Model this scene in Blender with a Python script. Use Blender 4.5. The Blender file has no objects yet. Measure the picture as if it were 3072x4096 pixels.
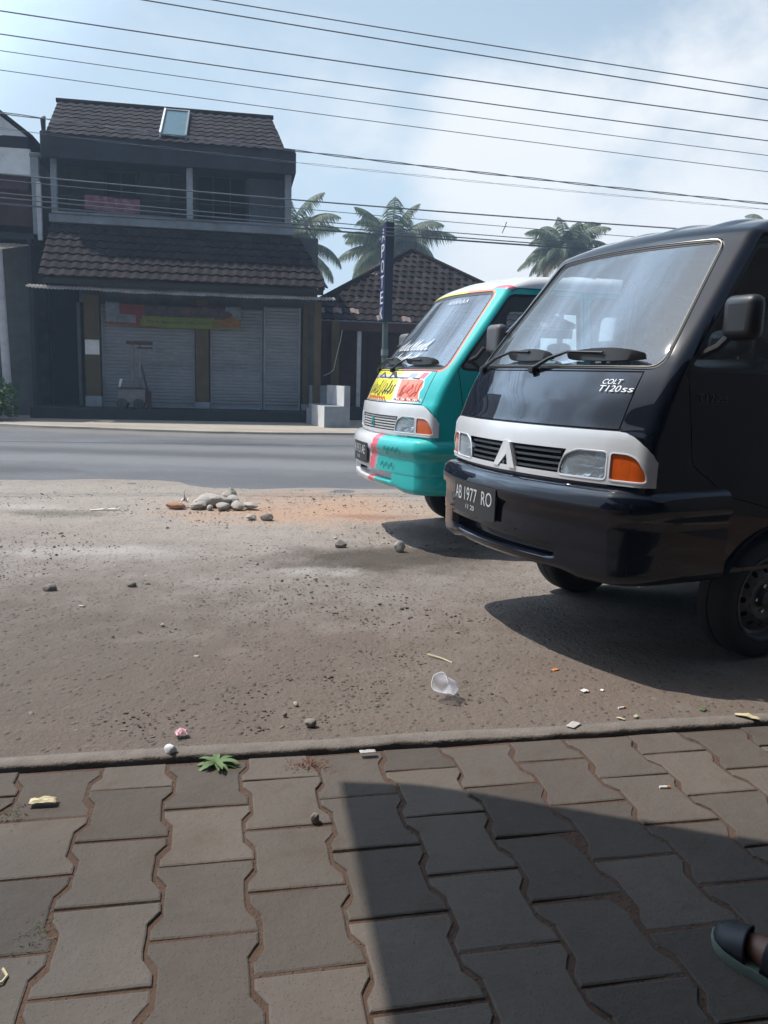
import bpy, bmesh, math, random
from mathutils import Vector, Matrix, noise
from mathutils.geometry import delaunay_2d_cdt
PI = math.pi
R = math.radians
rnd = random.Random(7)
VEIL = .0028
scene = bpy.context.scene
C = scene.collection
SUN = Vector((-.515,.143,1)).normalized()          # direction towards the sun

# ------------------------------------------------------------------ helpers
def lin(v):
    v /= 255.0
    return v/12.92 if v <= 0.04045 else ((v+0.055)/1.055)**2.4
def rgb(r, g, b):
    return (lin(r), lin(g), lin(b), 1.0)

class MB:
    """collects faces, several material slots, then links ONE mesh object"""
    def __init__(s):
        s.v = []; s.f = []; s.m = []; s.mats = []; s.nrm = {}; s.att = []
    def slot(s, mat):
        if mat not in s.mats: s.mats.append(mat)
        return s.mats.index(mat)
    def add(s, vs, fs, mat, normals=None, att=0.0):
        o = len(s.v); k = s.slot(mat)
        s.v += [tuple(p) for p in vs]
        if normals:
            for i, n in enumerate(normals): s.nrm[o+i] = n
        for f in fs:
            s.f.append(tuple(i+o for i in f)); s.m.append(k); s.att.append(att)
    def box(s, x0, x1, y0, y1, z0, z1, mat, att=0.0):
        vs = [(x, y, z) for z in (z0, z1) for y in (y0, y1) for x in (x0, x1)]
        s.add(vs, [(0,2,3,1),(4,5,7,6),(0,1,5,4),(2,6,7,3),(0,4,6,2),(1,3,7,5)], mat, att=att)
    def tube(s, pts, r, mat, n=8, cap=True):
        pts = [Vector(p) for p in pts]
        rs = r if isinstance(r, (list, tuple)) else [r]*len(pts)
        rings = []; up0 = None
        for i, p in enumerate(pts):
            a = pts[max(0, i-1)]; b = pts[min(len(pts)-1, i+1)]
            t = (b-a).normalized()
            if up0 is None:
                up0 = Vector((0,0,1)) if abs(t.z) < .9 else Vector((1,0,0))
            sx = t.cross(up0).normalized(); sy = sx.cross(t).normalized(); up0 = sy
            rings.append([p+(sx*math.cos(2*PI*k/n)+sy*math.sin(2*PI*k/n))*rs[i] for k in range(n)])
        vs = [q for rg in rings for q in rg]; fs = []
        for i in range(len(rings)-1):
            for k in range(n):
                a = i*n+k; b = i*n+(k+1) % n
                fs.append((a, b, b+n, a+n))
        if cap:
            fs.append(tuple(range(n-1, -1, -1))); fs.append(tuple((len(rings)-1)*n+k for k in range(n)))
        s.add(vs, fs, mat)
    def lathe(s, prof, mat, n=48, axis='y', cen=(0,0,0)):
        """prof: list of (radius, along)"""
        vs = []; fs = []
        for (r, a) in prof:
            for k in range(n):
                c, sn = math.cos(2*PI*k/n)*r, math.sin(2*PI*k/n)*r
                q = (c, a, sn) if axis == 'y' else ((c, sn, a) if axis == 'z' else (a, c, sn))
                vs.append((q[0]+cen[0], q[1]+cen[1], q[2]+cen[2]))
        for i in range(len(prof)-1):
            for k in range(n):
                a = i*n+k; b = i*n+(k+1) % n
                fs.append((a, b, b+n, a+n))
        s.add(vs, fs, mat)
    def build(s, name, parent=None, smooth=True, bevel=0, angle=35, loc=None, fix=True):
        me = bpy.data.meshes.new(name)
        me.from_pydata(s.v, [], s.f)
        for m in s.mats: me.materials.append(m)
        me.polygons.foreach_set('material_index', s.m)
        if any(s.att):
            at = me.attributes.new('tint', 'FLOAT', 'FACE'); at.data.foreach_set('value', s.att)
        if s.nrm:
            me.polygons.foreach_set('use_smooth', [True]*len(me.polygons))
            me.update()
            vn = [v.normal.copy() for v in me.vertices]
            for i, n in s.nrm.items(): vn[i] = Vector(n)
            me.normals_split_custom_set_from_vertices(vn)
        else:
            if fix:
                bm = bmesh.new(); bm.from_mesh(me); bmesh.ops.recalc_face_normals(bm, faces=bm.faces); bm.to_mesh(me); bm.free()
            if smooth:
                me.polygons.foreach_set('use_smooth', [True]*len(me.polygons))
                me.set_sharp_from_angle(angle=R(angle))
        me.update()
        o = bpy.data.objects.new(name, me); C.objects.link(o)
        if parent: o.parent = parent
        if loc: o.location = loc
        if bevel:
            b = o.modifiers.new('bevel', 'BEVEL'); b.width = bevel; b.segments = 2; b.limit_method = 'ANGLE'; b.angle_limit = R(40)
        return o

def tag(o, label=None, cat=None, group=None, kind=None):
    if label: o['label'] = label
    if cat: o['category'] = cat
    if group: o['group'] = group
    if kind: o['kind'] = kind
    return o
def thing(name, label, cat, loc=(0,0,0), rz=0, group=None):
    o = bpy.data.objects.new(name, None); C.objects.link(o)
    o.location = loc; o.rotation_euler = (0,0,rz); o.empty_display_size = .2
    return tag(o, label, cat, group)

# ------------------------------------------------------------------ materials
def newmat(name):
    m = bpy.data.materials.new(name); m.use_nodes = True
    nt = m.node_tree; nt.nodes.clear()
    out = nt.nodes.new('ShaderNodeOutputMaterial')
    return m, nt, out
def N(nt, t, **kw):
    n = nt.nodes.new(t)
    for k, v in kw.items():
        if k in n.inputs.keys() if hasattr(n.inputs, 'keys') else False: n.inputs[k].default_value = v
        else: setattr(n, k, v)
    return n
def mat(name, col, rough=.6, metal=0, var=.18, scale=6, bump=0, bscale=60, coat=0, cior=1.5, spec=.5, tint=0, col2=None, c2scale=2, c2amt=.5, stretch=None, transl=0):
    m, nt, out = newmat(name); L = nt.links.new
    p = nt.nodes.new('ShaderNodeBsdfPrincipled')
    p.inputs['Roughness'].default_value = rough; p.inputs['Metallic'].default_value = metal
    p.inputs['Specular IOR Level'].default_value = spec
    p.inputs['Coat Weight'].default_value = coat; p.inputs['Coat Roughness'].default_value = .03; p.inputs['Coat IOR'].default_value = cior
    tc = nt.nodes.new('ShaderNodeTexCoord'); src = tc.outputs['Object']
    if stretch:
        mp = nt.nodes.new('ShaderNodeMapping'); mp.inputs['Scale'].default_value = stretch
        L(src, mp.inputs['Vector']); src = mp.outputs['Vector']
    nz = nt.nodes.new('ShaderNodeTexNoise'); nz.inputs['Scale'].default_value = scale; nz.inputs['Detail'].default_value = 6
    nz.inputs['Roughness'].default_value = .65
    L(src, nz.inputs['Vector'])
    rp = nt.nodes.new('ShaderNodeValToRGB')
    a = [max(0, c*(1-var)) for c in col[:3]]+[1]; b = [min(1, c*(1+var)) for c in col[:3]]+[1]
    rp.color_ramp.elements[0].color = a; rp.color_ramp.elements[0].position = .3
    rp.color_ramp.elements[1].color = b; rp.color_ramp.elements[1].position = .7
    L(nz.outputs['Fac'], rp.inputs['Fac']); cur = rp.outputs['Color']
    if col2:
        n2 = nt.nodes.new('ShaderNodeTexNoise'); n2.inputs['Scale'].default_value = c2scale; n2.inputs['Detail'].default_value = 8; n2.inputs['Roughness'].default_value = .7
        L(src, n2.inputs['Vector'])
        r2 = nt.nodes.new('ShaderNodeMapRange'); r2.inputs['From Min'].default_value = .48; r2.inputs['From Max'].default_value = .68; r2.inputs['To Max'].default_value = c2amt
        L(n2.outputs['Fac'], r2.inputs['Value'])
        mx = nt.nodes.new('ShaderNodeMix'); mx.data_type = 'RGBA'
        L(r2.outputs['Result'], mx.inputs['Factor']); L(cur, mx.inputs[6]); mx.inputs[7].default_value = col2; cur = mx.outputs[2]
    if tint:
        at = nt.nodes.new('ShaderNodeAttribute'); at.attribute_name = 'tint'
        mr = nt.nodes.new('ShaderNodeMapRange'); mr.inputs['To Min'].default_value = 1-tint; mr.inputs['To Max'].default_value = 1+tint
        L(at.outputs['Fac'], mr.inputs['Value'])
        vm = nt.nodes.new('ShaderNodeVectorMath'); vm.operation = 'SCALE'
        L(cur, vm.inputs[0]); L(mr.outputs['Result'], vm.inputs['Scale']); cur = vm.outputs['Vector']
    L(cur, p.inputs['Base Color'])
    if bump:
        bn = nt.nodes.new('ShaderNodeTexNoise'); bn.inputs['Scale'].default_value = bscale; bn.inputs['Detail'].default_value = 5
        L(src, bn.inputs['Vector'])
        bp = nt.nodes.new('ShaderNodeBump'); bp.inputs['Strength'].default_value = bump; bp.inputs['Distance'].default_value = .02
        L(bn.outputs['Fac'], bp.inputs['Height']); L(bp.outputs['Normal'], p.inputs['Normal'])
    sh = p.outputs['BSDF']
    if transl:
        tr = nt.nodes.new('ShaderNodeBsdfTranslucent'); L(cur, tr.inputs['Color'])
        ms = nt.nodes.new('ShaderNodeMixShader'); ms.inputs['Fac'].default_value = transl
        L(sh, ms.inputs[1]); L(tr.outputs['BSDF'], ms.inputs[2]); sh = ms.outputs['Shader']
    L(sh, out.inputs['Surface'])
    return m
def glass(name, tintc=(.75,.82,.84,1), refl=1.0, dust=.06, dcol=(.5,.5,.48,1), ior=1.5):
    m, nt, out = newmat(name); L = nt.links.new
    t = nt.nodes.new('ShaderNodeBsdfTransparent'); t.inputs['Color'].default_value = tintc
    g = nt.nodes.new('ShaderNodeBsdfGlossy'); g.inputs['Roughness'].default_value = .015; g.inputs['Color'].default_value = (refl, refl, refl, 1)
    fr = nt.nodes.new('ShaderNodeFresnel'); fr.inputs['IOR'].default_value = ior
    geo = nt.nodes.new('ShaderNodeNewGeometry')
    ms = nt.nodes.new('ShaderNodeMixShader'); L(fr.outputs['Fac'], ms.inputs['Fac']); L(t.outputs['BSDF'], ms.inputs[1]); L(g.outputs['BSDF'], ms.inputs[2])
    d = nt.nodes.new('ShaderNodeBsdfDiffuse'); d.inputs['Color'].default_value = dcol
    nz = nt.nodes.new('ShaderNodeTexNoise'); nz.inputs['Scale'].default_value = 5; nz.inputs['Detail'].default_value = 5
    tc = nt.nodes.new('ShaderNodeTexCoord'); L(tc.outputs['Object'], nz.inputs['Vector'])
    mr = nt.nodes.new('ShaderNodeMapRange'); mr.inputs['To Min'].default_value = dust*.5; mr.inputs['To Max'].default_value = dust*1.5
    L(nz.outputs['Fac'], mr.inputs['Value'])
    m2 = nt.nodes.new('ShaderNodeMixShader'); L(mr.outputs['Result'], m2.inputs['Fac']); L(ms.outputs['Shader'], m2.inputs[1]); L(d.outputs['BSDF'], m2.inputs[2])
    L(m2.outputs['Shader'], out.inputs['Surface'])
    return m

M = {}
M['navy']   = mat('navy_paint', (.003,.005,.0115,1), .6, var=.1, scale=3, coat=1, spec=.03, cior=1.55)
M['teal']   = mat('teal_paint', (.004,.45,.43,1), .5, var=.06, scale=3, coat=1, spec=.2)
M['white']  = mat('white_paint', (.72,.72,.72,1), .35, var=.04, scale=3, coat=.8)
M['yellow'] = mat('yellow_vinyl', (.78,.70,.02,1), .4, var=.1, scale=9, coat=.4)
M['orange'] = mat('orange_vinyl', (.80,.19,.07,1), .4, var=.08, scale=9, coat=.4)
M['pink']   = mat('pink_vinyl', (.75,.12,.17,1), .4, var=.08, coat=.4)
M['greyv']  = mat('grey_vinyl', (.35,.38,.40,1), .45, var=.08, coat=.3)
M['silver'] = mat('silver_plastic', (.74,.74,.75,1), .28, metal=.2, var=.05, coat=.5)
M['greyp']  = mat('grey_plastic', (.42,.41,.40,1), .45, metal=.1, var=.06)
M['black']  = mat('black_plastic', (.018,.018,.019,1), .45, var=.3)
M['greym']  = mat('grey_mirror_plastic', (.10,.10,.105,1), .5, var=.1)
M['letd']   = mat('faded_letter', (.05,.05,.052,1), .6, var=.1)
M['gap']    = mat('dark_gap', (.004,.004,.004,1), .9, var=.1)
M['rubber'] = mat('rubber', (.02,.02,.02,1), .55, var=.25)
M['tyre']   = mat('tyre_rubber', (.018,.018,.018,1), .8, var=.3, bump=.15)
M['rim']    = mat('rim_steel', (.10,.10,.105,1), .45, metal=.5, var=.15)
M['chrome'] = mat('chrome', (.75,.75,.76,1), .12, metal=.9, var=.02)
M['lining'] = mat('interior_lining', (.10,.10,.105,1), .8, var=.15)
M['seat']   = mat('seat_vinyl', (.06,.06,.065,1), .6, var=.2)
M['dash']   = mat('dash_plastic', (.10,.10,.11,1), .6, var=.1)
M['trimc']  = mat('trim_chrome', (.09,.085,.08,1), .3, metal=.4, var=.05)
M['refl']   = mat('lamp_reflector', (.72,.75,.78,1), .12, metal=.95, var=.05)
M['lens']   = mat('lamp_lens', (.46,.51,.53,1), .08, metal=.35, var=.35, scale=14, coat=1, stretch=(1,3,1))
M['amber']  = mat('amber_lens', (.62,.10,.012,1), .15, var=.2, scale=20, coat=1, stretch=(1,2,.5))
M['plate']  = mat('plate_black', (.02,.02,.022,1), .4, var=.2)
M['plettr'] = mat('plate_letter', (.55,.55,.55,1), .5, var=.1)
M['decal']  = mat('white_decal', (.80,.80,.80,1), .4, var=.05)
M['ink']    = mat('dark_ink', (.03,.03,.035,1), .5, var=.2)
M['tealink']= mat('teal_ink', (.0,.23,.23,1), .5, var=.2)
M['redink'] = mat('red_ink', (.55,.07,.05,1), .5, var=.2)
M['glassl'] = glass('lamp_glass', (.88,.92,.94,1), dust=.30, dcol=(.6,.68,.74,1), ior=1.6)
M['glassw'] = glass('windscreen_glass', (.88,.94,.96,1), dust=.10, dcol=(.50,.58,.66,1), ior=1.95)
M['glasss'] = glass('side_glass', (.88,.94,.95,1), dust=.03)
M['glassh'] = glass('windscreen_tinted', (.45,.50,.52,1), dust=.13, dcol=(.42,.50,.60,1), ior=2.2)

# ------------------------------------------------------------------ van model
def catmull(pts, step=.02):
    out = []
    P = [pts[0]]+list(pts)+[pts[-1]]
    for i in range(1, len(P)-2):
        p0, p1, p2, p3 = (Vector(P[i-1]), Vector(P[i]), Vector(P[i+1]), Vector(P[i+2]))
        n = max(2, int((p2-p1).length/step))
        for k in range(n):
            t = k/n
            out.append(.5*((2*p1)+(-p0+p2)*t+(2*p0-5*p1+4*p2-p3)*t*t+(-p0+3*p1-3*p2+p3)*t**3))
    out.append(Vector(P[-2]))
    return out
def sm(a, b, x):
    t = min(1, max(0, (x-a)/(b-a))); return t*t*(3-2*t)
PROF = catmull([(.05,.42),(.04,.60),(.025,.76),(.028,.90),(.036,.965),(.052,1.0),(.088,1.08),(.130,1.155),(.168,1.215),(.200,1.262),
                (.285,1.370),(.375,1.480),(.470,1.596),(.575,1.725),(.640,1.785),(.74,1.826),(.90,1.858),(1.15,1.876),(1.6,1.885),(2.3,1.885),(2.9,1.87),
                (3.18,1.83),(3.31,1.75),(3.37,1.64),(3.42,1.25),(3.45,.95),(3.44,.45)], .02)
ARC = [0.0]
for i in range(1, len(PROF)): ARC.append(ARC[-1]+(PROF[i]-PROF[i-1]).length)
SMAX = ARC[-1]
def prof(s):
    s = min(max(s, 0), SMAX-1e-6)
    lo, hi = 0, len(ARC)-1
    while hi-lo > 1:
        mid = (lo+hi)//2
        if ARC[mid] <= s: lo = mid
        else: hi = mid
    t = (s-ARC[lo])/(ARC[hi]-ARC[lo])
    return PROF[lo].lerp(PROF[hi], t)
def s_of_z(z):
    for i in range(1, len(PROF)):
        if PROF[i].y >= z: 
            t = (z-PROF[i-1].y)/max(1e-9, PROF[i].y-PROF[i-1].y); return ARC[i-1]+t*(ARC[i]-ARC[i-1])
def s_of_u(u):
    for i in range(1, len(PROF)):
        if PROF[i].x >= u and PROF[i].y > 1.5:
            t = (u-PROF[i-1].x)/max(1e-9, PROF[i].x-PROF[i-1].x); return ARC[i-1]+t*(ARC[i]-ARC[i-1])
S_TOP, S_ROOF = s_of_z(1.70), s_of_u(.95)
S_RB0, S_RB1 = s_of_u(3.0), s_of_u(3.36)
S_BAND, S_COWL, S_WT = s_of_z(.975), s_of_z(1.22), s_of_z(1.73)
W0 = .682
def Wz(z): return W0-.085*sm(1.05, 1.95, z)**1.0*1.0 - .02*sm(.75, .35, z)
def sheet(s, y, off=0.0):
    """point of the front/roof/rear skin: s along the centre profile, y across (before tumblehome)"""
    q = prof(s); u, z = q.x, q.y
    wr = sm(S_TOP, S_ROOF, s)*(1-sm(S_RB0, S_RB1, s)); wb = sm(S_RB0, S_RB1, s); wf = 1-wr-wb
    k = (.33+(-.03)*sm(S_BAND, S_COWL, s)-.04*sm(S_COWL, S_WT, s))*wf+.06*wr+.10*wb
    Rr = .036*wf+.06*wr+.07*wb
    a = abs(y); d = k*y*y
    t = a-(W0-Rr)
    if t > 0: d += Rr-math.sqrt(max(0, Rr*Rr-t*t))
    if wr > .3 and a < .56:                       # stamped roof ribs
        rib = max(0, math.cos(a/.56*PI*4.0+PI))
        d -= .012*rib*sm(.3, .9, wr)*sm(.56, .5, a)
    u += (wf-wb)*d; z -= wr*d
    yy = y*Wz(z)/W0
    return Vector((-u, yy, z))
def sheet_n(s, y):
    e = .004
    yb = min(max(y, -W0+.0005), W0-.0005); sb = min(max(s, e), SMAX-e)
    ds = sheet(sb+e, yb)-sheet(sb-e, yb); hy = min(.003, (W0-abs(yb))*.8); dy = sheet(sb, yb+hy)-sheet(sb, yb-hy)
    n = dy.cross(ds); n.normalize()
    if wrong_side(n, s): n = -n
    return n
def wrong_side(n, s):
    q = prof(s)
    return (n.x*(-q.x+1.7)+n.z*(q.y-1.0)) < 0
def side_pt(u, z, sg): return Vector((-u, sg*Wz(z), z))
def side_n(u, z, sg):
    dw = (Wz(z+.005)-Wz(z-.005))/.01
    return Vector((0, sg, -dw)).normalized()

def in_poly(p, loop):
    x, y = p; c = False; j = len(loop)-1
    for i in range(len(loop)):
        xi, yi = loop[i]; xj, yj = loop[j]
        if (yi > y) != (yj > y) and x < (xj-xi)*(y-yi)/(yj-yi)+xi: c = not c
        j = i
    return c
def densify(loop, step=.03):
    out = []
    for i in range(len(loop)):
        a = Vector(loop[i]); b = Vector(loop[(i+1) % len(loop)])
        n = max(1, int(math.ceil((b-a).length/step)))
        for k in range(n): out.append(tuple(a.lerp(b, k/n)))
    return out
def rounded(loop, r, n=5):
    out = []; L = len(loop)
    for i in range(L):
        p0, p, p1 = Vector(loop[i-1]), Vector(loop[i]), Vector(loop[(i+1) % L])
        a = (p0-p); b = (p1-p); rr = min(r, a.length*.45, b.length*.45)
        A = p+a.normalized()*rr; B = p+b.normalized()*rr
        for k in range(n+1):
            t = k/n; out.append(tuple((1-t)**2*A+2*t*(1-t)*p+t*t*B))
    return out
def inset(loop, d):
    """offset loop inwards (d>0) assuming simple polygon"""
    L = len(loop); area = sum(loop[i-1][0]*loop[i][1]-loop[i][0]*loop[i-1][1] for i in range(L))
    sg = 1 if area > 0 else -1; out = []
    for i in range(L):
        p0, p, p1 = Vector(loop[i-1]), Vector(loop[i]), Vector(loop[(i+1) % L])
        e0 = (p-p0).normalized(); e1 = (p1-p).normalized()
        n0 = Vector((-e0.y, e0.x)); n1 = Vector((-e1.y, e1.x))
        n = (n0+n1)
        n = n.normalized()/max(.5, n.normalized().dot(n0)) if n.length > 1e-6 else n0
        out.append(tuple(p+n*d*sg))
    return out
def panels(outer, regions, grid, default):
    """regions: [(name, loop)] in priority order -> {name: [triangles of 2D points]}"""
    pts = []; edges = []
    def put(loop):
        o = len(pts); pts.extend(Vector(q) for q in loop)
        edges.extend((o+i, o+(i+1) % len(loop)) for i in range(len(loop)))
    put(outer)
    for _, lp in regions: put(lp)
    pts.extend(Vector(g) for g in grid)
    vs, es, fs, *_ = delaunay_2d_cdt(pts, edges, [], 0, 1e-5)
    out = {}
    for f in fs:
        c = sum((vs[i] for i in f), Vector((0,0)))/len(f); c = (c.x, c.y)
        if not in_poly(c, outer): continue
        nm = default
        for name, lp in regions:
            if in_poly(c, lp): nm = name; break
        out.setdefault(nm, []).append(tuple(f))
    return vs, out
def emit(mb, vs, tris, fn, nfn, m, off=0.0, lining=None, loff=.018):
    idx = {}; P = []; NN = []
    for t in tris:
        for i in t:
            if i not in idx:
                idx[i] = len(P); n = nfn(vs[i].x, vs[i].y)
                P.append(fn(vs[i].x, vs[i].y)+n*(off(vs[i].x, vs[i].y) if callable(off) else off)); NN.append(n)
    F = []
    for t in tris:
        a, b, c = (idx[i] for i in t)
        g = (P[b]-P[a]).cross(P[c]-P[a])
        F.append((a, b, c) if g.dot(NN[a]+NN[b]+NN[c]) >= 0 else (a, c, b))
    mb.add(P, F, m, NN)
    if lining:
        mb.add([p-n*loff for p, n in zip(P, NN)], [(a, c, b) for a, b, c in F], lining, [-n for n in NN])

_font = {}
def text_geo(txt, w, h):
    cu = bpy.data.curves.new('t', 'FONT'); cu.body = txt; cu.size = 1
    o = bpy.data.objects.new('t', cu); C.objects.link(o)
    bpy.context.view_layer.update()
    me = o.evaluated_get(bpy.context.evaluated_depsgraph_get()).to_mesh()
    vs = [v.co.copy() for v in me.vertices]; fs = [tuple(p.vertices) for p in me.polygons]
    bpy.data.objects.remove(o); bpy.data.curves.remove(cu)
    x0 = min(v.x for v in vs); x1 = max(v.x for v in vs); y0 = min(v.y for v in vs); y1 = max(v.y for v in vs)
    return [((v.x-x0)/(x1-x0)*w, (v.y-y0)/(y1-y0)*h) for v in vs], fs
def stroke_geo(pts, w):
    pts = [Vector(p) for p in pts]; vs = []; fs = []
    for i, p in enumerate(pts):
        t = (pts[min(len(pts)-1, i+1)]-pts[max(0, i-1)]).normalized(); n = Vector((-t.y, t.x))*w/2
        vs += [tuple(p+n), tuple(p-n)]
    for i in range(len(pts)-1): fs.append((2*i, 2*i+1, 2*i+3, 2*i+2))
    return vs, fs
def decal(mb, geo, y0, z0, m, off=.004, slant=0):
    vs, fs = geo
    P = []; NN = []
    for a, b in vs:
        s = s_of_z(z0+b); y = y0+a+slant*b; n = sheet_n(s, y); P.append(sheet(s, y)+n*off); NN.append(n)
    mb.add(P, fs, m, NN)

# grids (shared by both vans)
_g = [W0-.035*(1-math.sin(R(a))) for a in (88,80,70,58,44,28,10)]+[W0-.042,W0-.055,W0-.07]
GY = [-y for y in _g]+[-.60+.03*i for i in range(41)]+_g
def frange(a, b, st):
    n = max(1, int(round((b-a)/st))); return [a+(b-a)*i/n for i in range(n+1)]
GS = frange(.0, S_WT+.5, .025)+frange(S_WT+.55, S_RB0, .12)[0:]+frange(S_RB0+.03, SMAX, .05)
GRID = [(y, s) for y in GY for s in GS if abs(y) < W0-1e-4 and 1e-4 < s < SMAX-1e-4]
_gs = sorted(set(round(q, 5) for q in GS)); _gs[0] = 0.0; _gs[-1] = SMAX
OUTER = [(y, 0.0) for y in frange(-W0, W0, .04)]+[(W0, q) for q in _gs[1:-1]]+[(y, SMAX) for y in frange(W0, -W0, .04)]+[(-W0, q) for q in reversed(_gs[1:-1])]
def zl(loop, step=.025): return densify([(y, s_of_z(z)) for y, z in loop], step)
def mirror(loop): return [(-y, z) for y, z in loop]
WS = rounded([(-.600,1.232),(.600,1.232),(.558,1.728),(-.558,1.728)], .045)
WSO = inset(WS, -.022); WSF = inset(WS, -.038)
HOOD_O = [(-.553,.978),(.553,.978),(.553,1.205),(-.553,1.205)]
HOOD_I = inset(HOOD_O, .006)
_c = [(W0,.772),(W0,.83)]+[(W0-.125+.125*math.cos(R(a)), .868+.104*math.sin(R(a))) for a in (0,15,30,45,60,75,90)]
BAND = [(-y, z) for y, z in reversed(_c)]+_c
BAND = [(-W0,.772)]+_c+[(-y, z) for y, z in reversed(_c[1:])]
LAMP = rounded([(.318,.788),(.53,.788),(.53,.896),(.40,.896),(.345,.872),(.325,.835)], .02)
AMB = rounded([(.542,.788),(.672,.788),(.668,.83),(.645,.878),(.61,.893),(.542,.895)], .015)
GRILLE = [(-.318,.795),(.318,.795),(.325,.84),(.35,.893),(-.35,.893),(-.325,.84)]
REARW = [(y, s) for y, s in rounded([(-.56, S_RB1+.06),(.56, S_RB1+.06),(.56, S_RB1+.42),(-.56, S_RB1+.42)], .05)]

# side loops in (u, z)
EDGE = [(-sheet(s, W0).x, sheet(s, W0).z) for s in _gs]
def arch(uc, r=.325, n=14, zc=.265, zb=.40):
    a0 = math.asin((zb-zc)/r)
    return [(uc-r*math.cos(a0+(PI-2*a0)*k/n), zc+r*math.sin(a0+(PI-2*a0)*k/n)) for k in range(n+1)]
SILL = list(reversed([(EDGE[0][0], .40)]+arch(.945)+[(1.5,.36),(2.3,.36)]+arch(2.90)+[(EDGE[-1][0], .42)]))
SIDE_OUT = EDGE+[q for q in densify(SILL, .05)]
DWIN = rounded([(.372,1.232),(.40,1.262),(.735,1.700),(1.22,1.715),(1.245,1.69),(1.245,1.225),(.42,1.225)], .03)
WIN2 = rounded([(1.36,1.225),(2.16,1.225),(2.16,1.715),(1.36,1.715)], .06)
WIN3 = rounded([(2.27,1.225),(3.02,1.225),(2.96,1.70),(2.27,1.715)], .06)
DOOR_O = rounded([(.335,1.205),(.345,1.19),(.40,.85),(.62,.72),(1.14,.60),(1.21,.42),(1.295,.42),(1.295,1.76),(.775,1.76),(.70,1.715)], .03)
SG = [(u, z) for u in frange(.1, 3.4, .07) for z in frange(.42, 1.8, .06)]
EDGEP = SIDE_OUT

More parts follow.
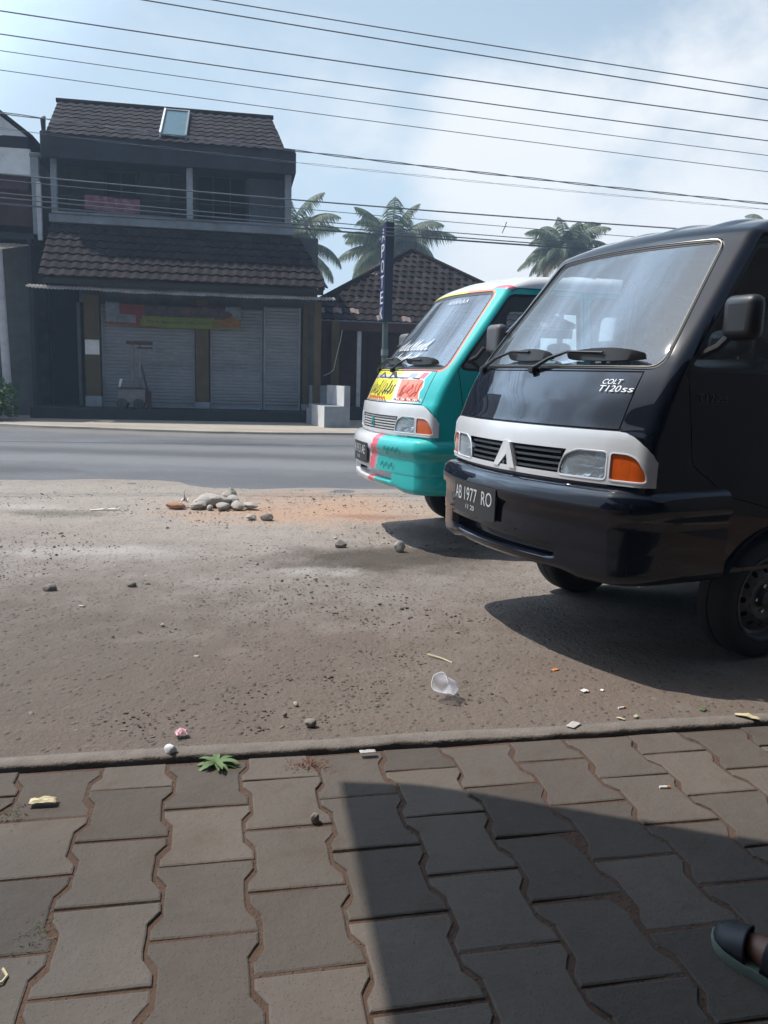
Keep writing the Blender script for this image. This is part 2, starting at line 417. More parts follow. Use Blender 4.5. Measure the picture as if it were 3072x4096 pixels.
def build_van(name, label, cat, loc, rz, livery):
    green = livery == 'green'
    root = thing(name, label, cat, loc, rz)
    # ---- front / roof / rear skin
    regs = []
    LG = [('lamp', zl(LAMP, .015)), ('lamp', zl(mirror(LAMP), .015)), ('amber', zl(AMB, .015)), ('amber', zl(mirror(AMB), .015)),
          ('grille', zl(GRILLE)), ('band', zl(BAND)), ('glass', zl(WS)), ('trim', zl(WSO)), ('rglass', densify(REARW)), ('trim', densify(inset(REARW, -.025)))]
    regs += LG
    seam = [('hoodin', zl(HOOD_I)), ('seam', zl(HOOD_O))]
    if green:
        paint = [('orange', zl([(.255,.995),(.505,.995),(.475,1.06),(.490,1.10),(.46,1.143),(.205,1.143)])),
                 ('yellow', zl([(-.42,.995),(.205,.995),(.155,1.143),(-.45,1.143)])),
                 ('pink', zl([(.40,1.150),(.465,1.150),(.49,1.190),(.43,1.190)])),
                 ('greyv', zl([(.27,1.153),(.36,1.153),(.385,1.186),(.295,1.186)])),
                 ('yellow', zl([(-.545,1.172),(.17,1.172),(.20,1.198),(-.545,1.198)])),
                                  ('teal', zl([(.30,.985),(.546,.985),(.546,1.198),(.505,1.198),(.475,1.148),(.50,1.10),(.487,1.06),(.515,.991)]))]
        regs += paint
    regs += seam
    if green:
        FR = zl(WSF)
        regs += [('frame', FR)]
        regs += [('pinkroof', densify([(.52, s_of_z(1.775)), (W0+.01, s_of_z(1.765)), (W0+.01, s_of_z(1.765)+.085), (.62, s_of_z(1.765)+.075), (.54, s_of_z(1.765)+.05)])),
                 ('tealp', densify([(.40, -.01), (W0+.01, -.01), (W0+.01, s_of_z(1.765)), (.52, s_of_z(1.775)), (.52, s_of_z(1.30))])),]
    vs, pan = panels(OUTER, regs, GRID, 'body')
    base = M['white'] if green else M['navy']
    body = MB()
    ln = M['lining']
    put = lambda mb, nm, m, off=0.0, lining=None: emit(mb, vs, pan[nm], lambda y, s: sheet(s, y), lambda y, s: sheet_n(s, y), m, off, lining) if nm in pan else None
    put(body, 'body', base, 0, ln)
    put(body, 'seam', M['gap'], -.003, ln)
    put(body, 'trim', M['rubber'], -.004, ln)
    if green:
        # the border round the windscreen is yellow on one half and orange on the other
        tri = pan.get('frame', []); ye = []; ora = []
        for t in tri:
            c = sum((vs[i] for i in t), Vector((0,0)))/3
            (ora if (c.x > .22 or (c.y < s_of_z(1.24) and c.x > .12)) else ye).append(t)
        pan['fy'] = ye; pan['fo'] = ora
        put(body, 'fy', M['yellow'], 0, ln); put(body, 'fo', M['orange'], 0, ln)
        put(body, 'tealp', M['teal'], 0, ln); put(body, 'pinkroof', M['pink'], 0, ln)
    # ---- sides
    for sg in (1, -1):
        sregs = [('dwin', densify(DWIN)), ('trimd', densify(inset(DWIN, -.018))), ('win2', densify(WIN2)), ('win3', densify(WIN3)),
                 ('trims', densify(inset(WIN2, -.018))), ('trims', densify(inset(WIN3, -.018))), ('door', densify(inset(DOOR_O, .005))), ('seam', densify(DOOR_O))]
        if green: sregs.append(('top', densify([(.72,1.765),(3.6,1.765),(3.6,2.2),(.5,2.2),(.66,1.80)])))
        v2, p2 = panels(EDGEP, sregs, SG, 'skin')
        fn = lambda u, z: side_pt(u, z, sg); nf = lambda u, z: side_n(u, z, sg)
        sc = M['teal'] if green else M['navy']
        emit(body, v2, p2['skin'], fn, nf, sc, 0, ln)
        if 'top' in p2: emit(body, v2, p2['top'], fn, nf, M['white'], 0, ln)
        emit(body, v2, p2['seam'], fn, nf, M['gap'], -.004, ln)
        emit(body, v2, p2['trims'], fn, nf, M['rubber'], -.003, ln)
        d = MB(); emit(d, v2, p2['door'], fn, nf, sc, 0, ln); emit(d, v2, p2['trimd'], fn, nf, M['rubber'], -.003, ln)
        dob = d.build('door', root)
        w = MB(); emit(w, v2, p2['dwin'], fn, nf, M['glasss'], -.008); w.build('window', dob)
        hd = MB()
        hd.box(-1.24, -1.10, min(sg*.695, sg*.725), max(sg*.695, sg*.725), 1.075, 1.105, M['black']); hd.build('handle', dob, bevel=.006)
        if not green and sg > 0:
            tm = MB(); g = text_geo('T120ss', .16, .032)
            tm.add([(-(.40+a), Wz(1.1+b)+.004, 1.095+b) for a, b in g[0]], g[1], M['letd']); tm.build('lettering', dob, smooth=False, fix=False)
        for nm in ('win2', 'win3'):
            w = MB(); emit(w, v2, p2[nm], fn, nf, M['glasss'], -.008); w.build('window', root)
    # underside, floor and wheel boxes
    body.box(-3.36, -.22, -.60, .60, .40, .44, M['gap'])
    for uc in (.945, 2.90):
        for sg in (1, -1):
            ar = arch(uc, .325, 12, .265, .40); vv = []; ff = []
            for (u, z) in ar: vv += [(-u, sg*.685, z), (-u, sg*.45, z)]
            for i in range(len(ar)-1): ff.append((2*i, 2*i+1, 2*i+3, 2*i+2))
            body.add(vv, ff, M['gap'], [Vector((0,0,-1))]*len(vv))
            body.box(-uc-.325, -uc+.325, min(sg*.44, sg*.46), max(sg*.44, sg*.46), .38, .60, M['gap'])
    bo = body.build('body', root)
    # ---- hood and its lettering
    h = MB()
    put(h, 'hoodin', base, 0, ln)
    if green:
        for k in ('orange','yellow','pink','greyv','teal'): put(h, k, M[k], 0, ln)
    ho = h.build('hood', root)
    if not green:
        d = MB(); decal(d, text_geo('COLT', .082, .019), .402, 1.150, M['decal'], .007, .25); decal(d, text_geo('T120', .095, .024), .396, 1.121, M['decal'], .007, .25); decal(d, text_geo('ss', .046, .016), .499, 1.121, M['decal'], .007, .25)
        d.build('lettering', ho)
    else:
        r2 = random.Random(3)
        d = MB()
        def squig(y0, y1, z0, z1, n, w, m):
            for k in range(n):
                y = y0+(y1-y0)*(k+.5)/n; h0 = z0+(z1-z0)*r2.uniform(0,.35); h1 = z0+(z1-z0)*r2.uniform(.7,1); dx = r2.uniform(.0,.03)
                pts = [(y+dx*t+.007*math.sin(t*7+k), h0+(h1-h0)*t) for t in [i/6 for i in range(7)]]
                decal(d, stroke_geo(pts, w*r2.uniform(.6,1.5)), 0, 0, m, .003)
                if k % 2: decal(d, stroke_geo([(y-.02, h0+.02*r2.random()), (y+.012, h0+.03*r2.random()), (y+.03, h0+.035)], w*1.1), 0, 0, m, .003)
        squig(-.40,.16,1.005,1.135,13,.0085,M['ink'])
        decal(d, stroke_geo([(-.30,1.15),(-.2,1.185),(-.12,1.155)], .012), 0, 0, M['ink'], .0035); decal(d, stroke_geo([(-.02,1.155),(.05,1.19),(.12,1.15)], .012), 0, 0, M['ink'], .0035); decal(d, stroke_geo([(.0,1.195),(.09,1.155)], .014), 0, 0, M['ink'], .004)
        squig(.25,.46,1.02,1.135,7,.008,M['redink'])
        for k in range(9): decal(d, stroke_geo([(-.36+.05*k, 1.0), (-.34+.05*k, 1.012+.012*r2.random()), (-.31+.05*k, 1.0)], .012), 0, 0, M['redink'], .0025)
        decal(d, stroke_geo([(-.44,1.148),(-.2,1.152),(.0,1.149),(.2,1.151),(.42,1.149)], .008), 0, 0, M['ink'], .003)
        for k in range(14): decal(d, stroke_geo([(.23+.022*k, 1.000+.006*math.sin(k)), (.24+.022*k, 1.014+.004*math.sin(2*k)), (.255+.022*k, 1.000)], .007), 0, 0, M['decal'] if k % 3 else M['ink'], .0035)
        for k in range(12): decal(d, stroke_geo([(-.40+.045*k, .986), (-.39+.045*k, .993+.004*r2.random()), (-.37+.045*k, .986)], .006), 0, 0, M['redink'] if k % 4 == 0 else M['ink'], .003)
        d.build('graphics', ho)
    # ---- windscreen, its script, trim strip
    w = MB(); put(w, 'glass', M['glassh'] if green else M['glassw'], -.006); wo = w.build('windscreen', root)
    w = MB(); put(w, 'rglass', M['glassw'], -.006); w.build('window', root)
    if green:
        r2 = random.Random(11); d = MB()
        def script(y0, y1, z0, hh, n):
            y = y0
            for k in range(n):
                st = (y1-y0)/n; hk = hh*r2.choice((.5,.55,1,.6,.9,.5))
                pts = [(y, z0+.1*hk), (y+st*.25, z0+hk*.6), (y+st*.75, z0+hk), (y+st*.5, z0+hk*.3), (y+st*.6, z0), (y+st*1.1, z0+.15*hk)]
                pts = [(a+(b-z0)*.35, b) for a, b in pts]
                decal(d, stroke_geo(pts, .009), 0, 0, M['decal'], .003); y += st
        script(-.27,-.02,1.345,.085,4); script(.0,.26,1.345,.085,5); script(-.25,.05,1.262,.075,6); script(.04,.22,1.268,.06,4)
        for k in range(6): decal(d, stroke_geo([(.05+.05*k, 1.672), (.07+.05*k, 1.70), (.085+.05*k, 1.675)], .006), 0, 0, M['decal'], .001)
        d.build('graphics', wo)
    else:
        st = MB()
        ring = [sheet(s_of_z(z), y)+sheet_n(s_of_z(z), y)*.004 for y, z in densify(inset(WS, -.012), .05)]
        st.tube(ring+ring[:1], .0035, M['trimc'], 6, False); st.build('trim_strip', wo)
    # ---- grille band
    b = MB(); put(b, 'band', M['silver'], .012); band = b.build('headlight_panel', root)
    b = MB()
    put(b, 'grille', M['gap'] if not green else M['greyp'], -.03)
    sm_ = M['greyp'] if green else M['black']
    for k in range(5 if green else 4):
        z = .806+(.0185 if green else .0235)*k
        ys = frange(-.322, .322, .04); vv = []; ff = []
        for y in ys:
            for dz, o in ((-.004,-.02),(-.004,.006),(.005,.004),(.007,-.02)):
                s = s_of_z(z+dz); vv.append(sheet(s, y)+sheet_n(s, y)*o)
        for i in range(len(ys)-1):
            for j in range(4): ff.append((4*i+j, 4*i+(j+1) % 4, 4*i+4+(j+1) % 4, 4*i+4+j))
        b.add(vv, ff, sm_)
        b.nrm = {}
    gr = b.build('grille', root)
    # frame edge of lamps and grille
    for lp in (LAMP+[], mirror(LAMP), AMB, mirror(AMB)):
        e = MB(); ring = [sheet(s_of_z(z), y)+sheet_n(s_of_z(z), y)*.010 for y, z in densify(lp, .02)]
        e.tube(ring+ring[:1], .0045, M['silver'], 5, False); e.build('lamp_frame', band)
    for nm, nam, off in (('lamp', 'headlight', .007), ('amber', 'indicator', .008)):
        for sg in (1, -1):
            tri = [t for t in pan[nm] if sg*sum(vs[i].x for i in t) > 0]
            if nm == 'lamp':
                yc, zc = sg*.435, s_of_z(.842)
                bowl = lambda y, s: -.055*max(0, 1-((y-yc)/.115)**2-((s-zc)/.062)**2)-.004
                l = MB(); emit(l, vs, tri, lambda y, s: sheet(s, y), lambda y, s: sheet_n(s, y), M['refl'], bowl); l.nrm = {}
                bp_ = sheet(zc, yc)-Vector((.03,0,0)); l.lathe([(.001,.03),(.008,.026),(.011,.012),(.011,-.01)], M['glassl'], 12, 'x', tuple(bp_))
                rf_ = l.build('reflector', root, angle=60, fix=False)
            l = MB(); emit(l, vs, tri, lambda y, s: sheet(s, y), lambda y, s: sheet_n(s, y), M['glassl'] if nm == 'lamp' else M['amber'], off)
            lo_ = l.build(nam, root)
            if nm == 'lamp': rf_.parent = lo_
    # emblem
    em = MB()
    def plate2d(loop, m, o0, o1, hole=None):
        vv = []; n = len(loop)
        for o in (o0, o1):
            for y, z in loop: s = s_of_z(z); vv.append(sheet(s, y)+Vector((o, 0, 0)))
        em.add(vv, [tuple(range(n, 2*n))]+[(i, (i+1) % n, n+(i+1) % n, n+i) for i in range(n)], m)
    if not green:
        plate2d([(-.018,.900),(.018,.900),(.020,.855),(-.052,.786),(-.090,.786)], M['silver'], .0, .016)
        plate2d([(.018,.900),(.030,.895),(.078,.786),(.030,.786),(.012,.86)], M['silver'], .0, .022)
        plate2d([(.012,.862),(.032,.788),(-.052,.788)], M['gap'], .0, .004)
        for cy, cz in ((-.004,.834),(-.021,.806),(.013,.806)):
            plate2d([(cy,cz+.014),(cy+.008,cz),(cy,cz-.014),(cy-.008,cz)], M['greyv'], .004, .009)
        em.build('emblem', root, smooth=False)
    else:
        for cy, cz in ((-.03,.862),(-.047,.828),(-.013,.828)):
            plate2d([(cy,cz+.018),(cy+.012,cz),(cy,cz-.018),(cy-.012,cz)], M['tealink'] if cy != -.03 else M['teal'], .01, .016)
        em.build('emblem', root, smooth=False)
    # ---- bumper
    def bu(y): return -.008+.30*y*y
    path = []
    ys = frange(0, .60, .012)
    half = [(bu(y), y) for y in ys]
    ue, ye = half[-1]
    tgt = [(.128,.630),(.165,.657),(.215,.675),(.29,.684),(.40,.688),(.52,.690),(.60,.690)]
    half += tgt
    path = [(u, -y) for u, y in reversed(half[1:])]+half
    SEC = [(-.105,.770),(-.05,.764),(.004,.750),(.026,.728),(.034,.690),(.032,.655),(.018,.643),(.016,.60),(.018,.55),(.016,.515),(.012,.522),(-.045,.518),(-.045,.462),(.004,.455),(.014,.446),(.010,.425),(-.01,.408),(-.06,.405)]
    RAW = [0]*10+[1]*4+[0]*4
    bm_ = MB(); n = len(SEC); P = []; 
    for i, (u, y) in enumerate(path):
        a = path[max(0, i-1)]; c = path[min(len(path)-1, i+1)]
        t = Vector((c[0]-a[0], c[1]-a[1])).normalized(); nx, ny = (-t.y, t.x)   # outward (towards -u)
        if nx*-1+ny*(1 if y > 0 else -1)*.3 < 0: nx, ny = -nx, -ny
        slot = sm(-.47,-.43,y)*(1-sm(.31,.36,y))
        dn = sm(.0,.45,u)*.03
        for j, (o, z) in enumerate(SEC):
            oo = o
            if j in (11,12): oo = .014+(o*2.2-.014)*slot
            if j in (10,13): oo = .014+(o-.014)*slot
            zz = z-dn*(1 if j > 9 else 0)*0 - (.02*sm(.36,.5,abs(y)) if j >= 14 else 0)
            P.append(Vector((-(u-(-nx)*0)+(-nx)*oo*1.0, y+ny*oo, zz)))
    fs = []; cols = {}
    for i in range(len(path)-1):
        for j in range(n-1):
            q = (i*n+j, i*n+j+1, (i+1)*n+j+1, (i+1)*n+j)
            c = sum((P[k] for k in q), Vector())/4
            if green:
                yb = .165-.42*(.72-c.z) if c.z > .40 else .03
                if c.z > .69: yb = .165
                m = M['white'] if c.y < yb-.055 else (M['pink'] if c.y < yb+.035 else (M['greyv'] if c.y < yb+.06 and c.z < .66 else M['teal']))
            else: m = M['navy']
            if j in (11,) and sm(-.47,-.43,c.y)*(1-sm(.31,.36,c.y)) > .5: m = M['gap']
            cols.setdefault(m, []).append(q)
    first = True
    for m, ql in cols.items():
        if first: bm_.add(P, ql, m); first = False; base_off = 0
        else:
            k = bm_.slot(m)
            for q in ql: bm_.f.append(q); bm_.m.append(k); bm_.att.append(0.0)
    bump = bm_.build('bumper', root, angle=50)
    # number plate
    pl = MB(); pc = -.18
    def ppt(y, z, o): return Vector((-(bu(y)-.030)+o, y, z))
    vv = [ppt(y, z, o) for o in (.0,.008) for z in (.543,.686) for y in (-.377,-.27,-.16,-.05,.022)]
    k = 5; ff = []
    for i in range(4): ff.append((10+i, 10+i+1, 10+k+i+1, 10+k+i)); ff.append((i, i+1, 10+i+1, 10+i)); ff.append((k+i, k+i+1, 10+k+i+1, 10+k+i))
    ff += [(0,5,15,10),(4,9,19,14)]
    pl.add(vv, ff, M['plate']); plo = pl.build('number_plate', bump, angle=60)
    tx = MB()
    rows = [('AB', -.362,.075,.062),('1977', -.255,.125,.062),('RO', -.088,.085,.062)] if not green else [('AB', -.362,.07,.062),('1913', -.262,.13,.062),('AE', -.10,.08,.062)]
    for t, y0, w_, h_ in rows:
        g = text_geo(t, w_, h_); tx.add([ppt(y0+a, .604+b, .0095) for a, b in g[0]], g[1], M['plettr'])
    g = text_geo('11 20', .085, .022); tx.add([ppt(-.235+a, .566+b, .0095) for a, b in g[0]], g[1], M['plettr'])
    tx.build('lettering', plo, smooth=False, fix=False)
    if green:
        d = MB()
        for zz, yy, nn, ww in ((.655,.28,12,.2),(.545,.22,9,.18)):
            for k in range(nn):
                y = yy+ww*k/nn; z = zz+.01*math.sin(k*2.1)
                v = [Vector((-(bu(y+a))+.035 if zz < .6 else -(bu(y+a))+.046, y+a, z+b)) for a, b in ((0,0),(.008,0),(.016,.03),(.006,.03))]
                v = [q-Vector((.0155,0,0)) if zz < .6 else q-Vector((.010,0,0)) for q in v]
                d.add(v, [(0,1,2,3)], M['tealink'])
        d.build('graphics', bump, smooth=False, fix=False)
    # ---- wheels
    for uc in (.945, 2.90):
        for sg in (1, -1):
            e = bpy.data.objects.new('wheel', None); C.objects.link(e); e.parent = root; e.location = (-uc, sg*.575, .265)
            if sg < 0: e.rotation_euler = (0, 0, PI)
            t = MB()
            t.lathe([(.178,-.08),(.205,-.083),(.24,-.080),(.258,-.068),(.265,-.05),(.265,-.012),(.259,-.010),(.259,-.004),(.265,-.002),(.265,.05),(.258,.068),(.24,.081),(.205,.084),(.180,.078)], M['tyre'], 56)
            t.build('tyre', e, angle=50)
            w = MB()
            w.lathe([(.178,-.08),(.17,-.05),(.165,.02),(.17,.05),(.176,.072),(.186,.078),(.186,.084),(.176,.085),(.168,.070),(.163,.045),(.150,.040)], M['rim'], 56)
            # dished disc with a ring of round holes
            nh = 12; vv = []; ff = []
            def dish(r): return .040+.028*sm(.15,.09,r)-.02*sm(.07,.03,r)
            for h in range(nh):
                a0 = 2*PI*h/nh; o = len(vv); m_ = 14
                for k in range(m_):
                    b_ = 2*PI*k/m_; rr = .122+.0125*math.cos(b_); aa = a0+.0125*math.sin(b_)/.122; vv.append((math.cos(aa)*rr, dish(rr), math.sin(aa)*rr))
                for k in range(m_):
                    b_ = 2*PI*k/m_; c, sn = math.cos(b_), math.sin(b_); q = max(abs(c), abs(sn)); rr = .122+.028*c/q; aa = a0+(PI/nh)*sn/q; vv.append((math.cos(aa)*rr, dish(rr), math.sin(aa)*rr))
                for k in range(m_): ff.append((o+k, o+(k+1) % m_, o+m_+(k+1) % m_, o+m_+k))
            w.add(vv, ff, M['rim'])
            w.lathe([(.094, dish(.094)),(.07,.068),(.055,.06),(.04,.058),(.038,.085),(.02,.092),(.001,.093)], M['rim'], 40)
            for h in range(5):
                a0 = 2*PI*h/5; w.lathe([(.009,.058),(.009,.074),(.001,.076)], M['chrome'], 6, 'y', (math.cos(a0)*.058, 0, math.sin(a0)*.058))
            w.lathe([(.16,.0),(.001,.0)], M['gap'], 24)
            w.build('rim', e, angle=40)
    # ---- mirrors
    for sg in (1, -1):
        if not green and sg < 0: continue            # the far mirror is folded out of sight on the navy van
        mm = MB(); cy = sg*(.785 if green else .775); ux = -.555 if green else -.50; hwid = .088 if green else .075
        mm.box(ux-.035, ux+.045, cy-hwid, cy+hwid, 1.31 if green else 1.325, 1.505 if green else 1.490, M['greym'] if green else M['black'])
        o = mm.build('mirror', root); b = o.modifiers.new('b', 'BEVEL'); b.width = .035; b.segments = 4
        ar = MB(); ar.tube([(-.42, sg*.655, 1.27), (-.46, sg*.70, 1.30), (-.49, sg*.745, 1.36)], .016, M['black'], 8); ar.build('mirror_arm', o)
    # ---- wipers
    def sp(y, z, o): s = s_of_z(z); return sheet(s, y)+sheet_n(s, y)*o
    for (py, pz), (my, mz), (a0, a1) in (((-.56,1.205), (-.25,1.268), (-.27,.08)), ((-.02,1.205), (.17,1.262), (.17,.54))):
        w = MB()
        w.tube([sp(py, pz, .015), sp((py+my)/2, (pz+mz)/2+.004, .03), sp(my, mz, .034), sp((a0+a1)/2, mz-.004, .034)], [.010,.008,.006,.005], M['black'], 6)
        w.lathe([(.001,.03),(.016,.028),(.018,.0)], M['black'], 12, 'x', tuple(sp(py, pz, 0)))
        pts = []; 
        vv = []; ff = []; nn = 18
        for k in range(nn+1):
            t = k/nn; y = a0+(a1-a0)*t; hh = .004+.018*math.sin(PI*t)**.7; zc = 1.250+.004*math.sin(PI*t)
            vv += [sp(y, zc-hh*.8, .008), sp(y, zc-hh*.8, .014), sp(y, zc+hh, .034), sp(y, zc+hh*1.02, .026)]
        for k in range(nn):
            for j in range(4): ff.append((4*k+j, 4*k+(j+1) % 4, 4*k+4+(j+1) % 4, 4*k+4+j))
        w.add(vv, ff, M['rubber']); w.build('wiper', root, angle=60)
    a = MB(); a.tube([(-.42, -.625, 1.395), (-.60, -.598, 1.59), (-.765, -.575, 1.79)], [.0045,.0035,.0025], M['chrome'], 6); a.tube([(-.40,-.60,1.385),(-.45,-.628,1.40)], .012, M['black'], 6); a.build('aerial', root)
    # ---- interior
    s_ = MB()
    s_.box(-.95, -.44, -.60, .60, .98, 1.12, M['dash']); s_.box(-.80, -.42, -.585, .585, 1.10, 1.19, M['dash']); s_.build('dashboard', root, bevel=.04)
    s_ = MB(); c = Vector((-.98,-.32,1.16)); ring = []
    for k in range(25):
        q = 2*PI*k/24; ring.append(c+Vector((.10*math.sin(q), .17*math.cos(q), .135*math.sin(q))))
    s_.tube(ring, .013, M['black'], 6, False); s_.tube([c+Vector((.10,0,-.10)), c], .025, M['black'], 8); s_.tube([c+Vector((0,-.165,0)), c+Vector((0,.165,0))], .012, M['black'], 6); s_.build('steering_wheel', root)
    for yc, hw, us in ((-.32,.24,1.22), (.28,.28,1.22)):
        s_ = MB(); s_.box(-us-.42, -us+.06, yc-hw, yc+hw, .72, .88, M['seat']); s_.box(-us-.52, -us-.38, yc-hw, yc+hw, .84, 1.30, M['seat'])
        s_.box(-us-.53, -us-.42, yc-.13, yc+.13, 1.32, 1.46, M['seat']); s_.build('seat', root, bevel=.045)
    s_ = MB(); s_.box(-3.15, -2.65, -.58, .58, .72, .86, M['seat']); s_.box(-3.28, -3.14, -.58, .58, .80, 1.20, M['seat']); s_.build('seat', root, bevel=.04)
    return root

van_a = build_van('minivan', 'dark navy van with silver headlight band and plate AB 1977 RO', 'van', (.511,3.596,0), R(206.888), 'navy')
van_b = build_van('minivan', 'turquoise and white van with yellow and orange hood graphics behind the navy van', 'van', (-.100,5.952,0), R(200.372), 'green')

# ------------------------------------------------------------------ street frame: X along the house fronts, Y away, Z up
ANG = R(10.2); EX = Vector((math.cos(ANG), math.sin(ANG), 0)); EY = Vector((-math.sin(ANG), math.cos(ANG), 0)); OO = Vector((-6.953,19.289,0))
def LW(x, y, z=0): return OO+EX*x+EY*y+Vector((0,0,z))
# ------------------------------------------------------------------ ground, lot, road, pavements
def ground_mat(name, c1, c2, c3, stains_shade, bump=.5, rough=.95, speck=.5, sscale=38, tint=0):
    """dusty ground: three tones of noise, embedded stones, stains with a place of their own (x, y, rx, ry, colour, strength)"""
    m, nt, out = newmat(name); L = nt.links.new
    def nn(t, **kw):
        n = nt.nodes.new(t)
        for k, v in kw.items(): setattr(n, k, v)
        return n
    p = nn('ShaderNodeBsdfPrincipled'); p.inputs['Roughness'].default_value = rough; p.inputs['Specular IOR Level'].default_value = .25
    tc = nn('ShaderNodeTexCoord'); ob = tc.outputs['Object']
    def noise_(sc, det=8, ro=.65, dist=0):
        n = nn('ShaderNodeTexNoise'); n.inputs['Scale'].default_value = sc; n.inputs['Detail'].default_value = det; n.inputs['Roughness'].default_value = ro; n.inputs['Distortion'].default_value = dist; L(ob, n.inputs['Vector']); return n.outputs['Fac']
    def rng(v, a, b, c=0, d=1):
        n = nn('ShaderNodeMapRange'); n.inputs['From Min'].default_value = a; n.inputs['From Max'].default_value = b; n.inputs['To Min'].default_value = c; n.inputs['To Max'].default_value = d; L(v, n.inputs['Value']); return n.outputs['Result']
    def mixc(f, a, b):
        n = nn('ShaderNodeMix', data_type='RGBA'); L(f, n.inputs['Factor'])
        for s, i in ((a, 6), (b, 7)):
            if isinstance(s, tuple): n.inputs[i].default_value = s
            else: L(s, n.inputs[i])
        return n.outputs[2]
    col = mixc(rng(noise_(.9, 8, .6, .4), .35, .68), c1, c2)
    col = mixc(rng(noise_(7, 8, .75), .5, .75, 0, .6), col, c3)
    for (x, y, rx, ry, sc, st) in stains_shade:
        mp = nn('ShaderNodeMapping'); mp.vector_type = 'POINT'; rx *= 1.35; ry *= 1.35; mp.inputs['Location'].default_value = (-x/rx, -y/ry, 0); mp.inputs['Scale'].default_value = (1/rx, 1/ry, 0); L(ob, mp.inputs['Vector'])
        ln = nn('ShaderNodeVectorMath', operation='LENGTH'); L(mp.outputs['Vector'], ln.inputs[0])
        ad = nn('ShaderNodeMath', operation='MULTIPLY_ADD'); L(noise_(2.5/min(rx, 1), 6, .7), ad.inputs[0]); ad.inputs[1].default_value = 1.6; L(ln.outputs['Value'], ad.inputs[2])
        col = mixc(rng(ad.outputs['Value'], 1.95, 1.2, 0, st), col, sc)
    # small embedded stones
    vo = nn('ShaderNodeTexVoronoi'); vo.inputs['Scale'].default_value = sscale; L(ob, vo.inputs['Vector'])
    w = nn('ShaderNodeTexWhiteNoise'); L(vo.outputs['Position'], w.inputs['Vector'])
    pick = rng(w.outputs['Value'], .66, .70); near = rng(vo.outputs['Distance'], .40, .20)
    mu = nn('ShaderNodeMath', operation='MULTIPLY'); L(pick, mu.inputs[0]); L(near, mu.inputs[1])
    mk = nn('ShaderNodeMath', operation='MULTIPLY'); L(mu.outputs['Value'], mk.inputs[0]); mk.inputs[1].default_value = speck
    col = mixc(mk.outputs['Value'], col, (.07,.065,.062,1))
    if tint:
        at = nn('ShaderNodeAttribute', attribute_name='tint'); vm = nn('ShaderNodeVectorMath', operation='SCALE'); L(col, vm.inputs[0]); L(rng(at.outputs['Fac'], 0, 1, 1-tint, 1+tint), vm.inputs['Scale']); col = vm.outputs['Vector']
    L(col, p.inputs['Base Color'])
    h = nn('ShaderNodeMath', operation='MULTIPLY_ADD'); L(mu.outputs['Value'], h.inputs[0]); h.inputs[1].default_value = .5; L(noise_(45, 6, .7), h.inputs[2])
    h2 = nn('ShaderNodeMath', operation='MULTIPLY_ADD'); L(noise_(9, 5, .6), h2.inputs[0]); h2.inputs[1].default_value = 1.5; L(h.outputs['Value'], h2.inputs[2])
    b = nn('ShaderNodeBump'); b.inputs['Strength'].default_value = bump; b.inputs['Distance'].default_value = .02; L(h2.outputs['Value'], b.inputs['Height']); L(b.outputs['Normal'], p.inputs['Normal'])
    L(p.outputs['BSDF'], out.inputs['Surface'])
    return m
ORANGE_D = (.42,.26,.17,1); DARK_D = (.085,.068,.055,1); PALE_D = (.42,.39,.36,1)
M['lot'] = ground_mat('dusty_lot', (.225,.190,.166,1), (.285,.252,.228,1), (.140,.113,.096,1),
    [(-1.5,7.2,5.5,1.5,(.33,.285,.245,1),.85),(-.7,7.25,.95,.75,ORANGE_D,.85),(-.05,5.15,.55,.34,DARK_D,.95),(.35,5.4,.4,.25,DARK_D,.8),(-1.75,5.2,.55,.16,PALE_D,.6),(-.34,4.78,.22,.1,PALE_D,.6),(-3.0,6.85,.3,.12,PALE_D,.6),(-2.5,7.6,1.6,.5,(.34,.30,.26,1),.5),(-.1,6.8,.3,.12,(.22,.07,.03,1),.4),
     (-2.6,6.55,.35,.14,(.13,.12,.10,1),.7),(.75,2.98,.3,.14,(.30,.19,.12,1),.4),(-.4,2.5,4.2,1.7,(.150,.114,.090,1),.85),(-2.2,3.0,1.6,1.2,(.115,.095,.08,1),.5)], bump=.75)  # brown soil near and pale dust far also paint in darkening towards the frame's bottom
M['road'] = ground_mat('road_asphalt', (.128,.130,.140,1), (.155,.157,.166,1), (.10,.103,.11,1), [(-1.1,9.0,1.6,.5,(.10,.10,.105,1),.6),(-5,10.6,14,.45,(.19,.19,.195,1),.7),(-5,12.6,14,.4,(.185,.185,.19,1),.6),(-3,11.6,9,.3,(.09,.092,.098,1),.7),(-4.5,9.3,.9,.35,(.085,.086,.09,1),.8),(-2.6,13.6,1.3,.4,(.088,.09,.095,1),.7),(-4,15.4,3.5,.5,(.25,.23,.2,1),.5)], bump=.25, speck=.3, sscale=60)
M['walk'] = ground_mat('concrete_pavement', (.36,.32,.27,1), (.42,.385,.34,1), (.26,.22,.18,1), [(-5.5,16.4,1.5,.25,(.25,.23,.2,1),.5),(-2,16.4,1.5,.2,(.3,.22,.17,1),.4)], bump=.2, speck=.2)
M['earth'] = ground_mat('bare_earth', (.20,.165,.13,1), (.26,.22,.18,1), (.12,.10,.08,1), [], bump=.3)
M['joint'] = ground_mat('joint_dirt', (.085,.050,.034,1), (.105,.065,.046,1), (.055,.037,.028,1), [], bump=.6, sscale=90)
M['kerb'] = mat('kerb_concrete', (.175,.148,.126,1), .95, var=.2, scale=14, bump=.3, bscale=120, col2=(.12,.10,.085,1), c2scale=4, c2amt=.5)

g = MB(); S_ = 900
g.add([(-S_,-S_,-.10),(S_,-S_,-.10),(S_,S_,-.10),(-S_,S_,-.10)], [(0,1,2,3)], M['earth'])
tag(g.build('ground', smooth=False), kind='structure')

